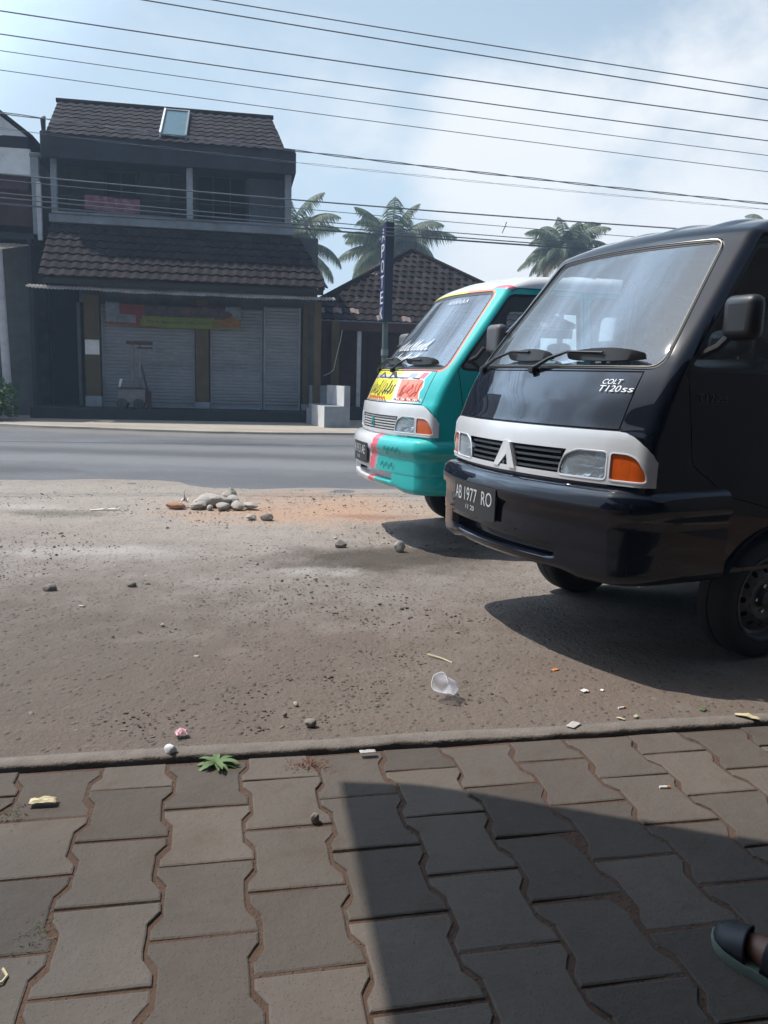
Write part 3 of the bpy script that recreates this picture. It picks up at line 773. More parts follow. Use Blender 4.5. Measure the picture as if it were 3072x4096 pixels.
PA = R(11.4); PX = Vector((math.cos(PA), math.sin(PA), 0)); PY = Vector((-math.sin(PA), math.cos(PA), 0))
KO = Vector((-.58,2.372,0))
def kerb_y(x):                     # world y of the inner kerb edge at world x
    return KO.y+math.tan(PA)*(x-KO.x)+.012*noise.noise(Vector((x*2.3,.3,0)))
NEAR = [(-30,7.6),(-12,8.1),(-6,8.3),(-3.967,8.46),(-3.54,8.558),(-3.025,8.774),(-2.431,8.81),(-2.169,8.733),(-1.981,8.46),(-1.723,8.33),(-1.266,8.328),(-.833,8.56),(-.123,8.567),(1.5,8.7),(6,9.2),(30,13)]
def near_y(x):
    for (a, b), (c, d) in zip(NEAR, NEAR[1:]):
        if a <= x <= c: return b+(d-b)*(x-a)/(c-a)+.05*noise.noise(Vector((x*3.1,1.7,0)))+.02*noise.noise(Vector((x*11,4.7,0)))
    return NEAR[0][1] if x < 0 else NEAR[-1][1]
# the lot: gently uneven sheet from the kerb to the road edge
xs = [-30,-20,-14,-10,-7,-5.5]+frange(-4.6,3.0,.05)+[3.5,4.5,6,9,14,20,30]
g = MB(); vv = []; NY = 130
for x in xs:
    y0, y1 = kerb_y(x)+.055, near_y(x)
    for j in range(NY+1):
        t = j/NY; y = y0+(y1-y0)*t
        fade = sm(0, .15, y-y0)*sm(0, .2, y1-y)
        z = (.016*noise.noise(Vector((x*1.1,y*1.1,0)))+.009*noise.noise(Vector((x*4,y*4,3)))+.005*noise.noise(Vector((x*9,y*9,5))))*fade
        dd = ((x+.7)/.9)**2+((y-7.35)/.6)**2
        z -= .03*max(0, 1-dd)*fade
        if x > .2: z *= sm(.9,.2,x)+.2
        vv.append((x, y, z-(.012 if j == NY else 0)))
ff = [(i*(NY+1)+j, (i+1)*(NY+1)+j, (i+1)*(NY+1)+j+1, i*(NY+1)+j+1) for i in range(len(xs)-1) for j in range(NY)]
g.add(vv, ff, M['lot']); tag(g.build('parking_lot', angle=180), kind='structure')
# kerb strip
g = MB(); vv = []; kx = frange(-6,8,.03)
for x in kx:
    y = kerb_y(x); d = .007*noise.noise(Vector((x*21,2,0)))+.007*noise.noise(Vector((x*7,5,0)))+.003*noise.noise(Vector((x*55,9,0)))
    vv += [(x, y+.06, .001), (x, y+.004+d, .001+d*.6), (x, y-.002+d, -.005), (x, y-.002+d*1.2, -.022), (x, y, -.09)]
ff = [(5*i+j, 5*i+j+1, 5*i+5+j+1, 5*i+5+j) for i in range(len(kx)-1) for j in range(4)]
g.add(vv, ff, M['kerb']); tag(g.build('kerb', angle=60), kind='structure')
# dirt bed under the pavers and the pavers themselves
g = MB(); a = KO-PX*9-PY*.03; b = KO+PX*9-PY*.03
bxs = frange(-6,7,.1); bys = frange(-.02,-5,.1); vv = []
for q in bxs:
    for t in bys:
        p = KO+PX*q+PY*t; vv.append((p.x, p.y, -.0215+.004*noise.noise(Vector((p.x*6,p.y*6,1)))))
nb = len(bys); ff = [(i*nb+j, (i+1)*nb+j, (i+1)*nb+j+1, i*nb+j+1) for i in range(len(bxs)-1) for j in range(nb-1)]
g.add(vv, ff, M['joint']); tag(g.build('paving_bed', angle=180, loc=(0,0,.006)), kind='structure')
M['paver'] = ground_mat('paver_concrete', (.086,.070,.058,1), (.118,.098,.081,1), (.076,.051,.036,1), [(-1.0,1.5,.5,.3,(.075,.07,.066,1),.6),(-.3,1.2,.3,.4,(.12,.10,.088,1),.5)], bump=.32, speck=.55, sscale=150, tint=.21)
g = MB(); PW, PL, CH = .2105, .267, .024
r3 = random.Random(5)
M0 = Vector((-.458,2.093,0))
def paver(cx, cy, l0, l1):
    """one zig-zag sided block: waist in the middle of its length, wide at the ends"""
    gp = .0032; h = PW/2; e = CH/2
    def edge(t):     # half width at t in [0,1] along the full block
        d = min(t, 1-t)*PL
        return h+e if d < PL*.13 else (h+e-2*e*min(1, (d-PL*.13)/(PL*.16)))
    L_, R_ = [], []
    ts = [t for t in (0,.13,.21,.29,.40,.60,.71,.79,.87,1) if l0-1e-6 <= t <= l1+1e-6]
    if ts[0] > l0+1e-3: ts = [l0]+ts
    if ts[-1] < l1-1e-3: ts = ts+[l1]
    wob = [r3.uniform(-.0015,.0015) for _ in ts]
    out = [(edge(t)-gp+w, (t-.5)*PL+(gp if t == ts[0] else (-gp if t == ts[-1] else 0))) for t, w in zip(ts, wob)]+[(-edge(t)+gp+w, (t-.5)*PL+(gp if t == ts[0] else (-gp if t == ts[-1] else 0))) for t, w in reversed(list(zip(ts, wob)))]
    out = [(a, -b) for a, b in out]
    n = len(out); rz = r3.uniform(-.006,.006); dz = r3.uniform(-.002,.002); tx, ty = r3.uniform(-.012,.012), r3.uniform(-.012,.012)
    jx, jy = r3.uniform(-.002,.002), r3.uniform(-.002,.002); vs = []
    my = sum(b for a, b in out)/n
    for k, z in ((1.0,-.04),(.997,-.024),(.982,-.0190),(.945,-.0170)):
        for a, b in out:
            q = a*k; w = my+(b-my)*k
            q2, w2 = q*math.cos(rz)-w*math.sin(rz)+jx, q*math.sin(rz)+w*math.cos(rz)+jy
            p = M0+PX*(cx+q2)+PY*(cy+w2); vs.append((p.x, p.y, z+dz+q2*tx+(w2)*ty))
    c = M0+PX*(cx+jx)+PY*(cy+my+jy); vs.append((c.x, c.y, -.0170+dz+my*ty))
    fs = []
    for k in range(3):
        for i in range(n): fs.append((k*n+i, k*n+(i+1) % n, (k+1)*n+(i+1) % n, (k+1)*n+i))
    for i in range(n): fs.append((3*n+i, 3*n+(i+1) % n, 4*n))
    g.add(vs, fs, M['paver'], att=r3.uniform(.02,1))
top = .280                                        # the kerb line in this frame
for i in range(-14, 19):
    ph = 0 if i % 2 == 0 else .5
    for j in range(-4, 12):
        cy = -(j+ph+.5)*PL; cx = i*PW
        if cy-PL/2 > top-.02: continue
        y_hi = cy+PL/2
        l1 = 1.0; l0 = 0.0
        if y_hi > top:            # cut by the kerb
            l0 = (y_hi-top)/PL
            if 1-l0 < .12: continue
        paver(cx, cy, l0, l1)
tag(g.build('block_paving', angle=12, loc=(0,0,.006)), kind='structure')
# road and far pavement
FAR = [(-60,8.2),(-20,13.6),(-9.5,15.9),(-7.754,16.3),(-6.788,16.05),(-5.742,16.0),(-4.784,15.85),(-3.468,15.8),(-2.209,15.98),(-1.153,16.3),(-.2,16.5),(4,17.3),(20,20.2),(60,27.5)]
def far_y(x):
    for (a, b), (c, d) in zip(FAR, FAR[1:]):
        if a <= x <= c: return b+(d-b)*(x-a)/(c-a)+.05*noise.noise(Vector((x*2.3,7.7,0)))
    return FAR[-1][1]
xs = [-60,-40,-30,-22,-16,-12,-10]+frange(-9,4,.1)+[5,7,9,12,16,22,30,45,60]
g = MB(); vv = []; ff = []; NR = 14
for x in xs:
    y0, y1 = near_y(x)-.35, far_y(x)+.25
    for j in range(NR+1): vv.append((x, y0+(y1-y0)*j/NR, -.006+.012*math.sin(PI*j/NR)))
ff = [(i*(NR+1)+j, (i+1)*(NR+1)+j, (i+1)*(NR+1)+j+1, i*(NR+1)+j+1) for i in range(len(xs)-1) for j in range(NR)]
g.add(vv, ff, M['road']); tag(g.build('road', angle=180), kind='structure')
g = MB(); vv = []
for x in xs:
    y = far_y(x)
    back = (OO+EY*2.5).y+math.tan(ANG)*(x-(OO+EY*2.5).x)
    vv += [(x, y-.01, -.02), (x, y, .035), (x, y+.12, .048), (x, (y+back)/2, .055), (x, back, .06)]
ff = [(5*i+j, 5*i+5+j, 5*i+6+j, 5*i+j+1) for i in range(len(xs)-1) for j in range(4)]
g.add(vv, ff, M['walk']); tag(g.build('pavement', angle=60), kind='structure')

# gravel: thousands of small stones nobody could count
M['gravel'] = mat('gravel_stone', (.135,.115,.10,1), .95, var=.4, scale=30, tint=.35, spec=.1)
g = MB(); r4 = random.Random(21)
ico = [Vector(p).normalized() for p in ((0,0,1),(.89,0,.45),(.28,.85,.45),(-.72,.53,.45),(-.72,-.53,.45),(.28,-.85,.45),(.72,.53,-.45),(-.28,.85,-.45),(-.89,0,-.45),(-.28,-.85,-.45),(.72,-.53,-.45))]
icf = [(0,1,2),(0,2,3),(0,3,4),(0,4,5),(0,5,1),(1,6,2),(2,6,7),(2,7,3),(3,7,8),(3,8,4),(4,8,9),(4,9,5),(5,9,10),(5,10,1),(1,10,6)]
def stone_pts(p, r, rr_, flat=.6):
    a = rr_.uniform(0, 6.28); sx, sy = rr_.uniform(.7,1.4), rr_.uniform(.7,1.2); out = []
    for v in ico:
        k = rr_.uniform(.8,1.15); x, y, z = v.x*sx*k*r, v.y*sy*k*r, v.z*flat*k*r
        out.append((p[0]+x*math.cos(a)-y*math.sin(a), p[1]+x*math.sin(a)+y*math.cos(a), p[2]+z))
    return out
cnt = 0
while cnt < 8500:
    y = 2.36+(8.3-2.36)*r4.random()**1.25; x = r4.uniform(-.52, .42)*y*1.02
    if y < kerb_y(x)+.05 or y > near_y(x)-.05: continue
    if noise.noise(Vector((x*1.3,y*1.3,9)))+r4.uniform(-.5,.5) < -.62: continue
    rad = (r4.uniform(.0055,.0105) if r4.random() < .16 else r4.uniform(.002,.0055))*(.8+.06*y)
    g.add(stone_pts((x, y, -rad*.22), rad, r4, .55), icf, M['gravel'], att=r4.uniform(.01,1)); cnt += 1
tag(g.build('gravel', angle=40), kind='stuff')

# ------------------------------------------------------------------ buildings across the road
M['tile']  = mat('clay_tile', (.027,.021,.022,1), .85, var=.25, scale=3, tint=.25, spec=.1, col2=(.035,.032,.03,1), c2scale=1.6, c2amt=.75)
M['tile2'] = mat('old_clay_tile', (.028,.021,.021,1), .9, var=.3, scale=3, tint=.4, spec=.1, col2=(.03,.028,.026,1), c2scale=1.4, c2amt=.8)
M['tilel'] = mat('fresh_clay_tile', (.22,.16,.15,1), .9, var=.3, scale=6)
M['dwall'] = mat('grimy_wall', (.075,.082,.085,1), .9, var=.3, scale=2, col2=(.035,.037,.04,1), c2scale=1.2, c2amt=.7)
M['bwall'] = mat('bluegrey_wall', (.19,.225,.28,1), .9, var=.15, scale=2)
M['ywall'] = mat('ochre_paint', (.095,.068,.032,1), .85, var=.2, scale=4)
M['lwall'] = mat('pale_wall', (.72,.73,.73,1), .9, var=.12, scale=2, col2=(.3,.3,.3,1), c2scale=1.5, c2amt=.4)
M['gwall'] = mat('grey_wall', (.28,.31,.34,1), .9, var=.15, scale=3, col2=(.15,.16,.17,1), c2scale=2, c2amt=.5)
M['conc']  = mat('weathered_concrete', (.22,.24,.265,1), .95, var=.25, scale=3, bump=.3)
M['dconc'] = mat('dark_concrete', (.026,.030,.037,1), .95, var=.3, scale=2)
M['shut']  = mat('shutter_paint', (.25,.265,.29,1), .6, var=.1, scale=2, col2=(.12,.12,.125,1), c2scale=1.1, c2amt=.5, stretch=(.6,1,2.2))
M['wood']  = mat('dark_wood', (.035,.028,.024,1), .8, var=.3, scale=6)
M['pshade']  = mat('passage_shade', (.010,.011,.012,1), .95, var=.3)
M['mar']   = mat('maroon_paint', (.055,.022,.022,1), .8, var=.3, scale=3)
M['sheet'] = mat('fibreglass_sheet', (.62,.60,.57,1), .7, var=.25, scale=4, transl=.6, col2=(.13,.075,.055,1), c2scale=1.1, c2amt=1.0)
M['wpost'] = mat('white_post_paint', (.50,.50,.52,1), .6, var=.15, scale=5, col2=(.25,.24,.24,1), c2scale=4, c2amt=.5)
M['steelp']= mat('green_steel_pole', (.10,.14,.13,1), .6, var=.2)
M['glassb']= mat('skylight_glass', (.045,.115,.15,1), .45, var=.15, spec=.2)
M['wframe']= mat('white_frame', (.7,.72,.74,1), .6, var=.08)

def tile_roof(mb, rows, xl, xr, pt, m, tw=.23, amp=.015, step=.022, seed=1, light=None, sub=4):
    """rows courses; xl(t), xr(t) limits; pt(x, t) -> point on the plane (t=0 ridge, 1 eave) and its normal"""
    rr_ = random.Random(seed)
    for i in range(rows):
        t0, t1 = i/rows, (i+1)/rows
        a = min(xl(t0), xl(t1)); b = max(xr(t0), xr(t1)); n = int((b-a)/tw)+1
        for k in range(n):
            vs = []; x0 = a+k*tw
            att = rr_.uniform(.01,1)
            for q in range(sub+1):
                x = x0+tw*q/sub; w = amp*math.sin(2*PI*q/sub-.6)
                for t, up in ((t0, 0), (t1+.12/rows, step), (t1+.12/rows, step-.03)):
                    xx = min(max(x, xl(min(t,1))), xr(min(t,1)))
                    p, nm = pt(xx, t); vs.append(p+nm*(w+up))
            if (vs[0]-vs[3*sub]).length < 1e-4 and (vs[1]-vs[3*sub+1]).length < 1e-4: continue
            fs = []
            for q in range(sub): fs += [(3*q, 3*q+1, 3*q+4, 3*q+3), (3*q+1, 3*q+2, 3*q+5, 3*q+4)]
            mm = m
            if light and light(x0, t0, rr_): mm = M['tilel']
            mb.add(vs, fs, mm, att=att)

UZ = Vector((0,0,.2))
# ---- the two-storey shop house (local street frame: X right, Y back, Z up)
house = thing('shop_house', 'two storey shop house with dark tiled roofs, upstairs balcony and closed shutters', 'house', OO+UZ, ANG)
w = MB()
w.box(-.98, 5.32, 1.2, 7, -.3, 4.2, M['dwall']); w.box(-.97, -.165, 1.18, 1.197, -.3, 4.0, M['pshade'])                        # ground floor core, with a black sheet painting the passage shade
w.box(-.10, 5.32, .06, 1.2, 2.42, 4.12, M['dwall'])                     # beam over the shutters
w.box(4.92, 5.32, .06, 1.2, -.3, 2.42, M['dwall'])
w.box(-1.0, 5.35, -1.05, 1.175, -.3, .085, M['dconc'])                   # shop floor
w.box(-.16, -.08, .02, 1.2, .085, 2.42, M['dwall'])
w.box(-.62, 4.68, 1.32, 7, 4.2, 5.98, M['dwall'])                       # upstairs rear wall
w.box(-.62, -.50, .02, 1.32, 4.2, 5.98, M['dwall']); w.box(4.56, 4.68, .02, 1.32, 4.2, 5.98, M['bwall'])
w.box(3.72, 4.56, 1.24, 1.32, 4.2, 5.98, M['bwall'])
w.build('wall', house, bevel=.01)
w = MB(); w.box(-.66, 4.72, -.12, 1.34, 4.13, 4.31, M['conc']); w.box(-.60, 4.66, -.16, -.06, 4.31, 4.36, M['conc']); w.build('balcony_slab', house, bevel=.015)
for x0, x1, m in ((-.60,-.47,M['conc']), (2.31,2.45,M['gwall']), (4.52,4.66,M['conc'])):
    w = MB(); w.box(x0, x1, -.10, .02, 4.36, 5.72, m); w.build('column', house, bevel=.012)
w = MB(); w.box(-.73, 4.72, -.27, 1.5, 5.62, 5.68, M['dconc']); w.box(-.74, 4.74, -.30, -.20, 5.44, 5.98, M['dconc']); w.box(-.76, -.66, -.25, 1.5, 5.42, 5.98, M['dconc']); w.box(4.66, 4.76, -.25, 1.5, 5.47, 5.92, M['dconc'])
w.add([(-.72,-.25,5.985),(-.72,-.1,5.985),(-.72,-.05,6.34),(-.74,-.25,6.24),(-.66,-.25,5.985),(-.66,-.1,5.985),(-.66,-.05,6.34),(-.66,-.25,6.24)], [(0,1,2,3),(4,5,6,7),(0,3,7,4),(3,2,6,7)], M['dconc'])
w.build('eave_gutter', house, bevel=.012)
def upt(x, t):
    n = Vector((0,-.55,.83)).normalized(); return Vector((x, 1.65-1.98*t, 7.14-1.20*t)), n
w = MB()
tile_roof(w, 8, lambda t: -.72+.10*t, lambda t: 4.28+.22*t, upt, M['tile'], seed=3)
w.box(-.62, 4.30, -.25, 3.4, 5.95, 5.99, M['wood'])
w.add([(-.70,1.66,7.10),(4.27,1.66,7.10),(4.45,3.6,5.98),(-.64,3.6,5.98)], [(0,1,2,3)], M['tile2'])
w.add([(-.70,1.66,7.08),(-.62,-.3,5.94),(-.64,3.6,5.96)], [(0,1,2)], M['dwall']); w.add([(4.26,1.66,7.08),(4.46,-.3,5.94),(4.44,3.6,5.96)], [(0,1,2)], M['dwall'])
w.tube([(-.76,1.66,7.17),(4.32,1.66,7.17)], .055, M['tile2'], 8)
ur = w.build('roof', house, fix=False)
w = MB()
def sk(x, t, o): p, n = upt(x, t); return p+n*o
for x0, x1, o0, o1, t0, t1, m in ((1.74,1.78,.0,.13,.12,.92,M['wframe']),(2.29,2.33,.0,.11,.12,.92,M['conc']),(1.74,2.33,.0,.10,.09,.12,M['conc']),(1.78,2.29,.05,.075,.12,.92,M['glassb'])):
    vs = [sk(x, t, o) for o in (o0, o1) for t in (t0, t1) for x in (x0, x1)]
    w.add(vs, [(0,2,3,1),(4,5,7,6),(0,1,5,4),(2,6,7,3),(0,4,6,2),(1,3,7,5)], m)
w.build('skylight', ur)
# upstairs openings
def window(parent, name, x0, x1, z0, z1, y, fm, gm, mull=1, dep=.05):
    f_ = MB(); b = .05
    f_.box(x0, x0+b, y-dep, y, z0, z1, fm); f_.box(x1-b, x1, y-dep, y, z0, z1, fm); f_.box(x0+b, x1-b, y-dep, y, z0, z0+b, fm); f_.box(x0+b, x1-b, y-dep, y, z1-b, z1, fm)
    for k in range(mull):
        xm = x0+(x1-x0)*(k+1)/(mull+1); f_.box(xm-.02, xm+.02, y-dep, y, z0+b, z1-b, fm)
    o = f_.build(name, parent); p = MB(); p.box(x0+b, x1-b, y-.02, y-.012, z0+b, z1-b, gm); p.build('pane' if name == 'window' else 'door_leaf', o); return o
M['dglass'] = mat('dark_window_glass', (.010,.012,.015,1), .5, var=.1, spec=.15)
window(house, 'window', .33, 1.10, 4.98, 5.60, 1.318, M['wood'], M['dglass'], 1)
window(house, 'door', 1.86, 2.24, 4.33, 5.62, 1.318, M['wood'], M['wood'], 0)
window(house, 'window', 2.46, 3.68, 4.36, 5.64, 1.318, M['wood'], M['dglass'], 2)
# lower tiled roof
def lpt(x, t):
    n = Vector((0,-.68,.735)).normalized(); return Vector((x, -.12-1.30*t, 4.065-1.20*t)), n
w = MB()
tile_roof(w, 7, lambda t: -.64, lambda t: 4.86+.55*t, lpt, M['tile'], seed=8, tw=.21, amp=.018, step=.034)
w.box(-.62, 5.32, -1.34, -1.28, 2.70, 2.82, M['wood'])
w.add([(-.60,-.1,4.0),(-.60,-1.36,2.83),(-.60,-.1,2.84)], [(0,1,2)], M['dwall']); w.add([(4.85,-.1,4.0),(5.36,-1.36,2.83),(5.36,-.1,2.84)], [(0,1,2)], M['dwall'])
w.add([(-.6,-1.32,2.80),(5.34,-1.32,2.80),(5.32,.08,2.86),(-.6,.08,2.86)], [(0,1,2,3)], M['wood'])
w.build('lower_roof', house, fix=False)
# corrugated awning strip along the gutter
w = MB(); n = 330; vv = []
for k in range(n+1):
    x = -.90+6.48*k/n; wv = .011*math.sin(2*PI*x/.075); sag = -.03*math.sin(PI*k/n)+.02*noise.noise(Vector((x*1.2,0,0)))
    ragged = .05*noise.noise(Vector((x*2.1,3,0)))+.02*noise.noise(Vector((x*9,1,0)))
    vv += [(x, -1.10, 2.68+wv+sag*.3), (x, -1.42-ragged, 2.625+wv+sag), (x, -1.43-ragged, 2.590+wv+sag+.012*noise.noise(Vector((x*5,8,0))))]
w.add(vv, [(3*k+j, 3*k+3+j, 3*k+4+j, 3*k+j+1) for k in range(n) for j in range(2)], M['sheet']); w.build('awning', house, angle=80)
# pillars and shutters
def pillar(x0, x1, y0, y1, signs=True):
    w = MB(); w.box(x0, x1, y0, y1, .09, .33 if signs else .24, M['gwall']); w.box(x0+.015, x1-.015, y0+.015, y1, .33 if signs else .24, 2.6, M['ywall'])
    if signs: w.box(x0+.022, x1-.025, y0+.009, y0+.0145, 1.27, 1.60, M['lwall'])
    w.build('column', house, bevel=.006)
pillar(.0,.36,-.12,.1); pillar(2.46,2.80,-.10,.1,False); pillar(4.96,5.12,-.05,.1,False); pillar(5.16,5.36,-.75,-.55,False)
def shutter(x0, x1, z0, z1, y):
    w = MB(); n = int((z1-z0-.20)/.075); vv = []; k = 0
    prof_ = [(z0,0),(z0+.09,0),(z0+.09,.025),(z0+.10,.03)]
    for i in range(n):
        z = z0+.10+(z1-z0-.10)*i/n; h = (z1-z0-.10)/n
        prof_ += [(z+h*.15,.0),(z+h*.6,-.004),(z+h*.92,.014)]
    prof_.append((z1,.014))
    for z, o in prof_: vv += [(x0, y+o, z), (x1, y+o, z)]
    w.add(vv, [(2*i, 2*i+1, 2*i+3, 2*i+2) for i in range(len(prof_)-1)], M['shut']); w.box(x0, x1, y-.03, y+.0, z0-.006, z0+.03, M['gwall'])
    w.box(x0-.0, x0+.04, y-.02, y-.006, z0+.035, z1, M['gwall']); w.box(x1-.04, x1, y-.02, y-.006, z0+.035, z1, M['gwall'])
    w.build('shutter', house, angle=25)
shutter(.365, 2.455, .095, 2.42, .05); shutter(2.81, 4.03, .095, 2.42, .05); shutter(4.05, 4.92, .095, 2.5, -.02)

# things hung on the house
M['bred'] = mat('banner_red', (.17,.03,.035,1), .7, var=.25, scale=5); M['bgrn'] = mat('banner_green', (.15,.18,.03,1), .7, var=.15, scale=6)
M['bdark'] = mat('banner_print', (.05,.042,.05,1), .7, var=.6, scale=9, col2=(.15,.07,.05,1), c2scale=5, c2amt=.9); M['bblue'] = mat('banner_pale', (.16,.19,.22,1), .7, var=.3, scale=10); M['bora'] = mat('banner_orange', (.20,.10,.03,1), .7, var=.3, scale=7)
ban = MB(); nx, nzz = 60, 14; vv = []
for i in range(nx+1):
    for j in range(nzz+1):
        X = .50+3.02*i/nx; Z = 2.46-.51*j/nzz-.035*math.sin(PI*i/nx); Y = -.16+.014*math.sin(X*7)+.012*math.sin(X*3+Z*9); vv.append((X, Y, Z))
quads = {}
for i in range(nx):
    for j in range(nzz):
        u, v = (i+.5)/nx, (j+.5)/nzz
        m = M['bdark']
        if v > .48+.12*u*(u > .8): m = M['bgrn']
        if u > .78 and v > .35 and v-.35 > (1-u)*1.5: m = M['bora']
        if u < .27+.02*math.sin(v*6): m = M['bred']
        if u < .22 and v > .52 and v < .86: m = M['bblue']
        if u < .10 and v < .8 and u+v*.3 < .25: m = M['bblue']
        if u > .88 and v < .4+.2*math.sin(u*40): m = M['bblue']
        if v > .93: m = M['bora'] if u < .4 else M['bgrn']
        quads.setdefault(m, []).append((i*(nzz+1)+j, (i+1)*(nzz+1)+j, (i+1)*(nzz+1)+j+1, i*(nzz+1)+j+1))
first = True
for m, ql in quads.items():
    if first: ban.add(vv, ql, m); first = False
    else:
        k = ban.slot(m)
        for q in ql: ban.f.append(q); ban.m.append(k); ban.att.append(0)
bo = ban.build('banner', angle=180); bo.location = OO+UZ; bo.rotation_euler.z = ANG
so_ = bo.modifiers.new('s', 'SOLIDIFY'); so_.thickness = .004
tag(bo, 'faded shop banner in red, yellow green and orange hung above the shutters', 'banner')
r5 = random.Random(4); tx = MB()
M['bink'] = mat('banner_ink', (.05,.07,.015,1), .7, var=.3)
for row, (z, h, n) in enumerate(((2.185,.07,30), (2.06,.045,40))):
    for k in range(n):
        x = 1.38+1.75*k/n
        if r5.random() < .15: continue
        hh = h*r5.uniform(.6,1); Y = -.16+.014*math.sin(x*7)+.012*math.sin(x*3+(z)*9)-.012; zz = z-.035*math.sin(PI*(x-.5)/3.02)
        tx.box(x, x+.012, Y, Y+.008, zz, zz+hh, M['bink']); 
        if r5.random() < .6: tx.box(x+.012, x+.034, Y, Y+.008, zz+hh*r5.choice((0,.45,.8)), zz+hh*r5.choice((0,.45,.8))+.01+hh*.12, M['bink'])
t_ = tx.build('lettering', bo, smooth=False)
M['cloth'] = mat('pink_cloth', (.17,.065,.085,1), .95, var=.35, scale=6, col2=(.25,.22,.25,1), c2scale=7, c2amt=.6)
c = MB(); vv = []; nx = 40
for i in range(nx+1):
    x = .12+1.18*i/nx; y = -.19+.012*math.sin(x*18)
    for z, dy in ((4.42,.0),(4.5,-.004),(4.6,.002),(4.72,.0),(4.735,.05),(4.70,.10),(4.58,.11)): vv.append((x, y+dy, z+.012*math.sin(x*5)-.03*(i/nx)))
c.add(vv, [(7*i+j, 7*i+7+j, 7*i+8+j, 7*i+j+1) for i in range(nx) for j in range(6)], M['cloth']); co = c.build('cloth', angle=180); co.location = OO+UZ; co.rotation_euler.z = ANG
tag(co, 'pink patterned cloth hung out over the balcony rail', 'cloth')
c = MB(); c.tube([(-.47,-.13,4.70),(2.31,-.13,4.70)], .018, M['wood'], 6); c.tube([(2.45,-.13,4.70),(4.52,-.13,4.70)], .012, M['wood'], 6); c.build('railing', house)

# ---- hand cart in front of the left shutter
ct = thing('handcart', 'old handcart with upright frame and red top board before the shutter', 'cart', LW(1.15,-.72,.285), ANG)
M['crust'] = mat('rusty_red_paint', (.07,.035,.035,1), .85, var=.3, scale=8); M['cgrey'] = mat('worn_grey_board', (.17,.17,.175,1), .85, var=.25, scale=7, col2=(.08,.06,.05,1), c2scale=4, c2amt=.6)
c = MB(); c.box(-.32,.26,-.20,.2,.14,.44,M['cgrey']); c.box(-.34,.28,-.22,.22,.44,.47,M['crust']); c.build('box', ct, bevel=.01)
c = MB(); c.box(-.14,.42,-.06,.05,1.42,1.49,M['crust']); c.box(.08,.42,-.05,.04,1.33,1.37,M['crust']); c.build('top_board', ct, bevel=.006)
for x, m in ((-.02,M['cgrey']), (.14,M['cgrey'])):
    c = MB(); c.box(x-.028, x+.028, -.03, .025, .472, 1.419, m); c.build('post', ct, bevel=.004)
c = MB(); c.tube([(.16,0,1.0),(.25,-.05,.62),(.31,-.08,.40)], .022, M['crust'], 8); c.box(.285,.385,-.14,-.04,.0,.42,M['crust']); c.build('leg', ct)
c = MB(); c.tube([(-.30,-.1,.47),(-.26,-.14,.62),(-.24,-.14,.66)], [.022,.03,.018], M['lwall'], 8); c.build('handle', ct)
for x in (-.24, .12):
    for y in (-.24, .24):
        c = MB(); c.lathe([(.115,-.02),(.115,.02),(.085,.022),(.02,.03),(.02,-.03),(.085,-.022),(.115,-.02)], M['rubber'], 20, 'y', (x, y, .115)); c.build('wheel', ct)

# ---- stepped concrete block beside the shop
stp = thing('stepped_block', 'stepped concrete block with two risers toned pale as if sunlit at the shop corner', 'steps', LW(5.25,-2.64,0), ANG+R(9))
c = MB(); c.box(0,.56,.0,1.1,.02,.50,M['gwall']); c.box(-.004,.0,.0,1.1,.02,.50,M['lwall']); c.build('lower_step', stp, bevel=.008)  # pale skin on the left face puts its sunlight into the colour
c = MB(); c.box(.43,.56,.0,1.42,.50,.93,M['gwall']); c.box(.426,.43,.0,1.42,.504,.93,M['lwall']); c.box(.0,.43,1.1,1.42,.02,.504,M['gwall']); c.build('upper_step', stp, bevel=.008)  # same sunlit tone laid on the upper riser
lb = MB(); lb.box(0,.26,0,.3,0,.36,M['gwall']); o = lb.build('block', bevel=.01); o.location = LW(4.98,-1.55,.05); o.rotation_euler.z = ANG; tag(o, 'low grey concrete block at the foot of the shop pillar', 'block')
lb = MB(); lb.box(0,.46,0,.10,0,.62,M['gwall']); o = lb.build('panel', bevel=.006); o.location = LW(5.12,-.42,.285); o.rotation_euler = (R(-4),0,ANG); tag(o, 'square grey board leaning behind the stepped block', 'board')
lb = MB(); lb.tube([LW(5.86,-.5,2.2), LW(5.82,-.52,1.95), LW(5.75,-.55,1.7), LW(5.70,-.56,1.45), LW(5.66,-.6,1.28), LW(5.57,-.62,1.2), LW(5.42,-.6,1.13)], .008, M['wpost'], 6); tag(lb.build('cord'), 'thin pale cord dangling beside the shop corner', 'cord')

# ---- hipped house on the right
rh = thing('tiled_house', 'low house with patchy old hipped tile roof and maroon front', 'house', OO+UZ, ANG)
EZ, AZ, EY0, AY = 2.36, 4.56, 1.15, 4.25
AX = 8.42; LX, RX = 4.75, 12.3
def rpt(x, t):
    n = Vector((0, -(AZ-EZ), AY-EY0)).normalized(); return Vector((x, AY+(EY0-AY)*t, AZ+(EZ-AZ)*t)), n
w = MB()
tile_roof(w, 13, lambda t: max(5.42, AX+(LX-AX)*t) if t > 0 else AX-.05, lambda t: AX+(RX-AX)*t+.02, rpt, M['tile2'], seed=5, tw=.22, amp=.02, step=.032,
          light=lambda x, t, q: q.random() < (.28 if (.78 < t < .9 and x < 7.5) else .035))
def ptz(x, y, z): return Vector((x, y, z))
A_ = ptz(AX, AY, AZ)
w.add([A_, ptz(RX,EY0,EZ), ptz(RX,AY+3.1,EZ)], [(0,1,2)], M['tile2']); w.add([A_, ptz(RX,AY+3.1,EZ), ptz(5.4,AY+3.1,EZ)], [(0,1,2)], M['tile2']); 
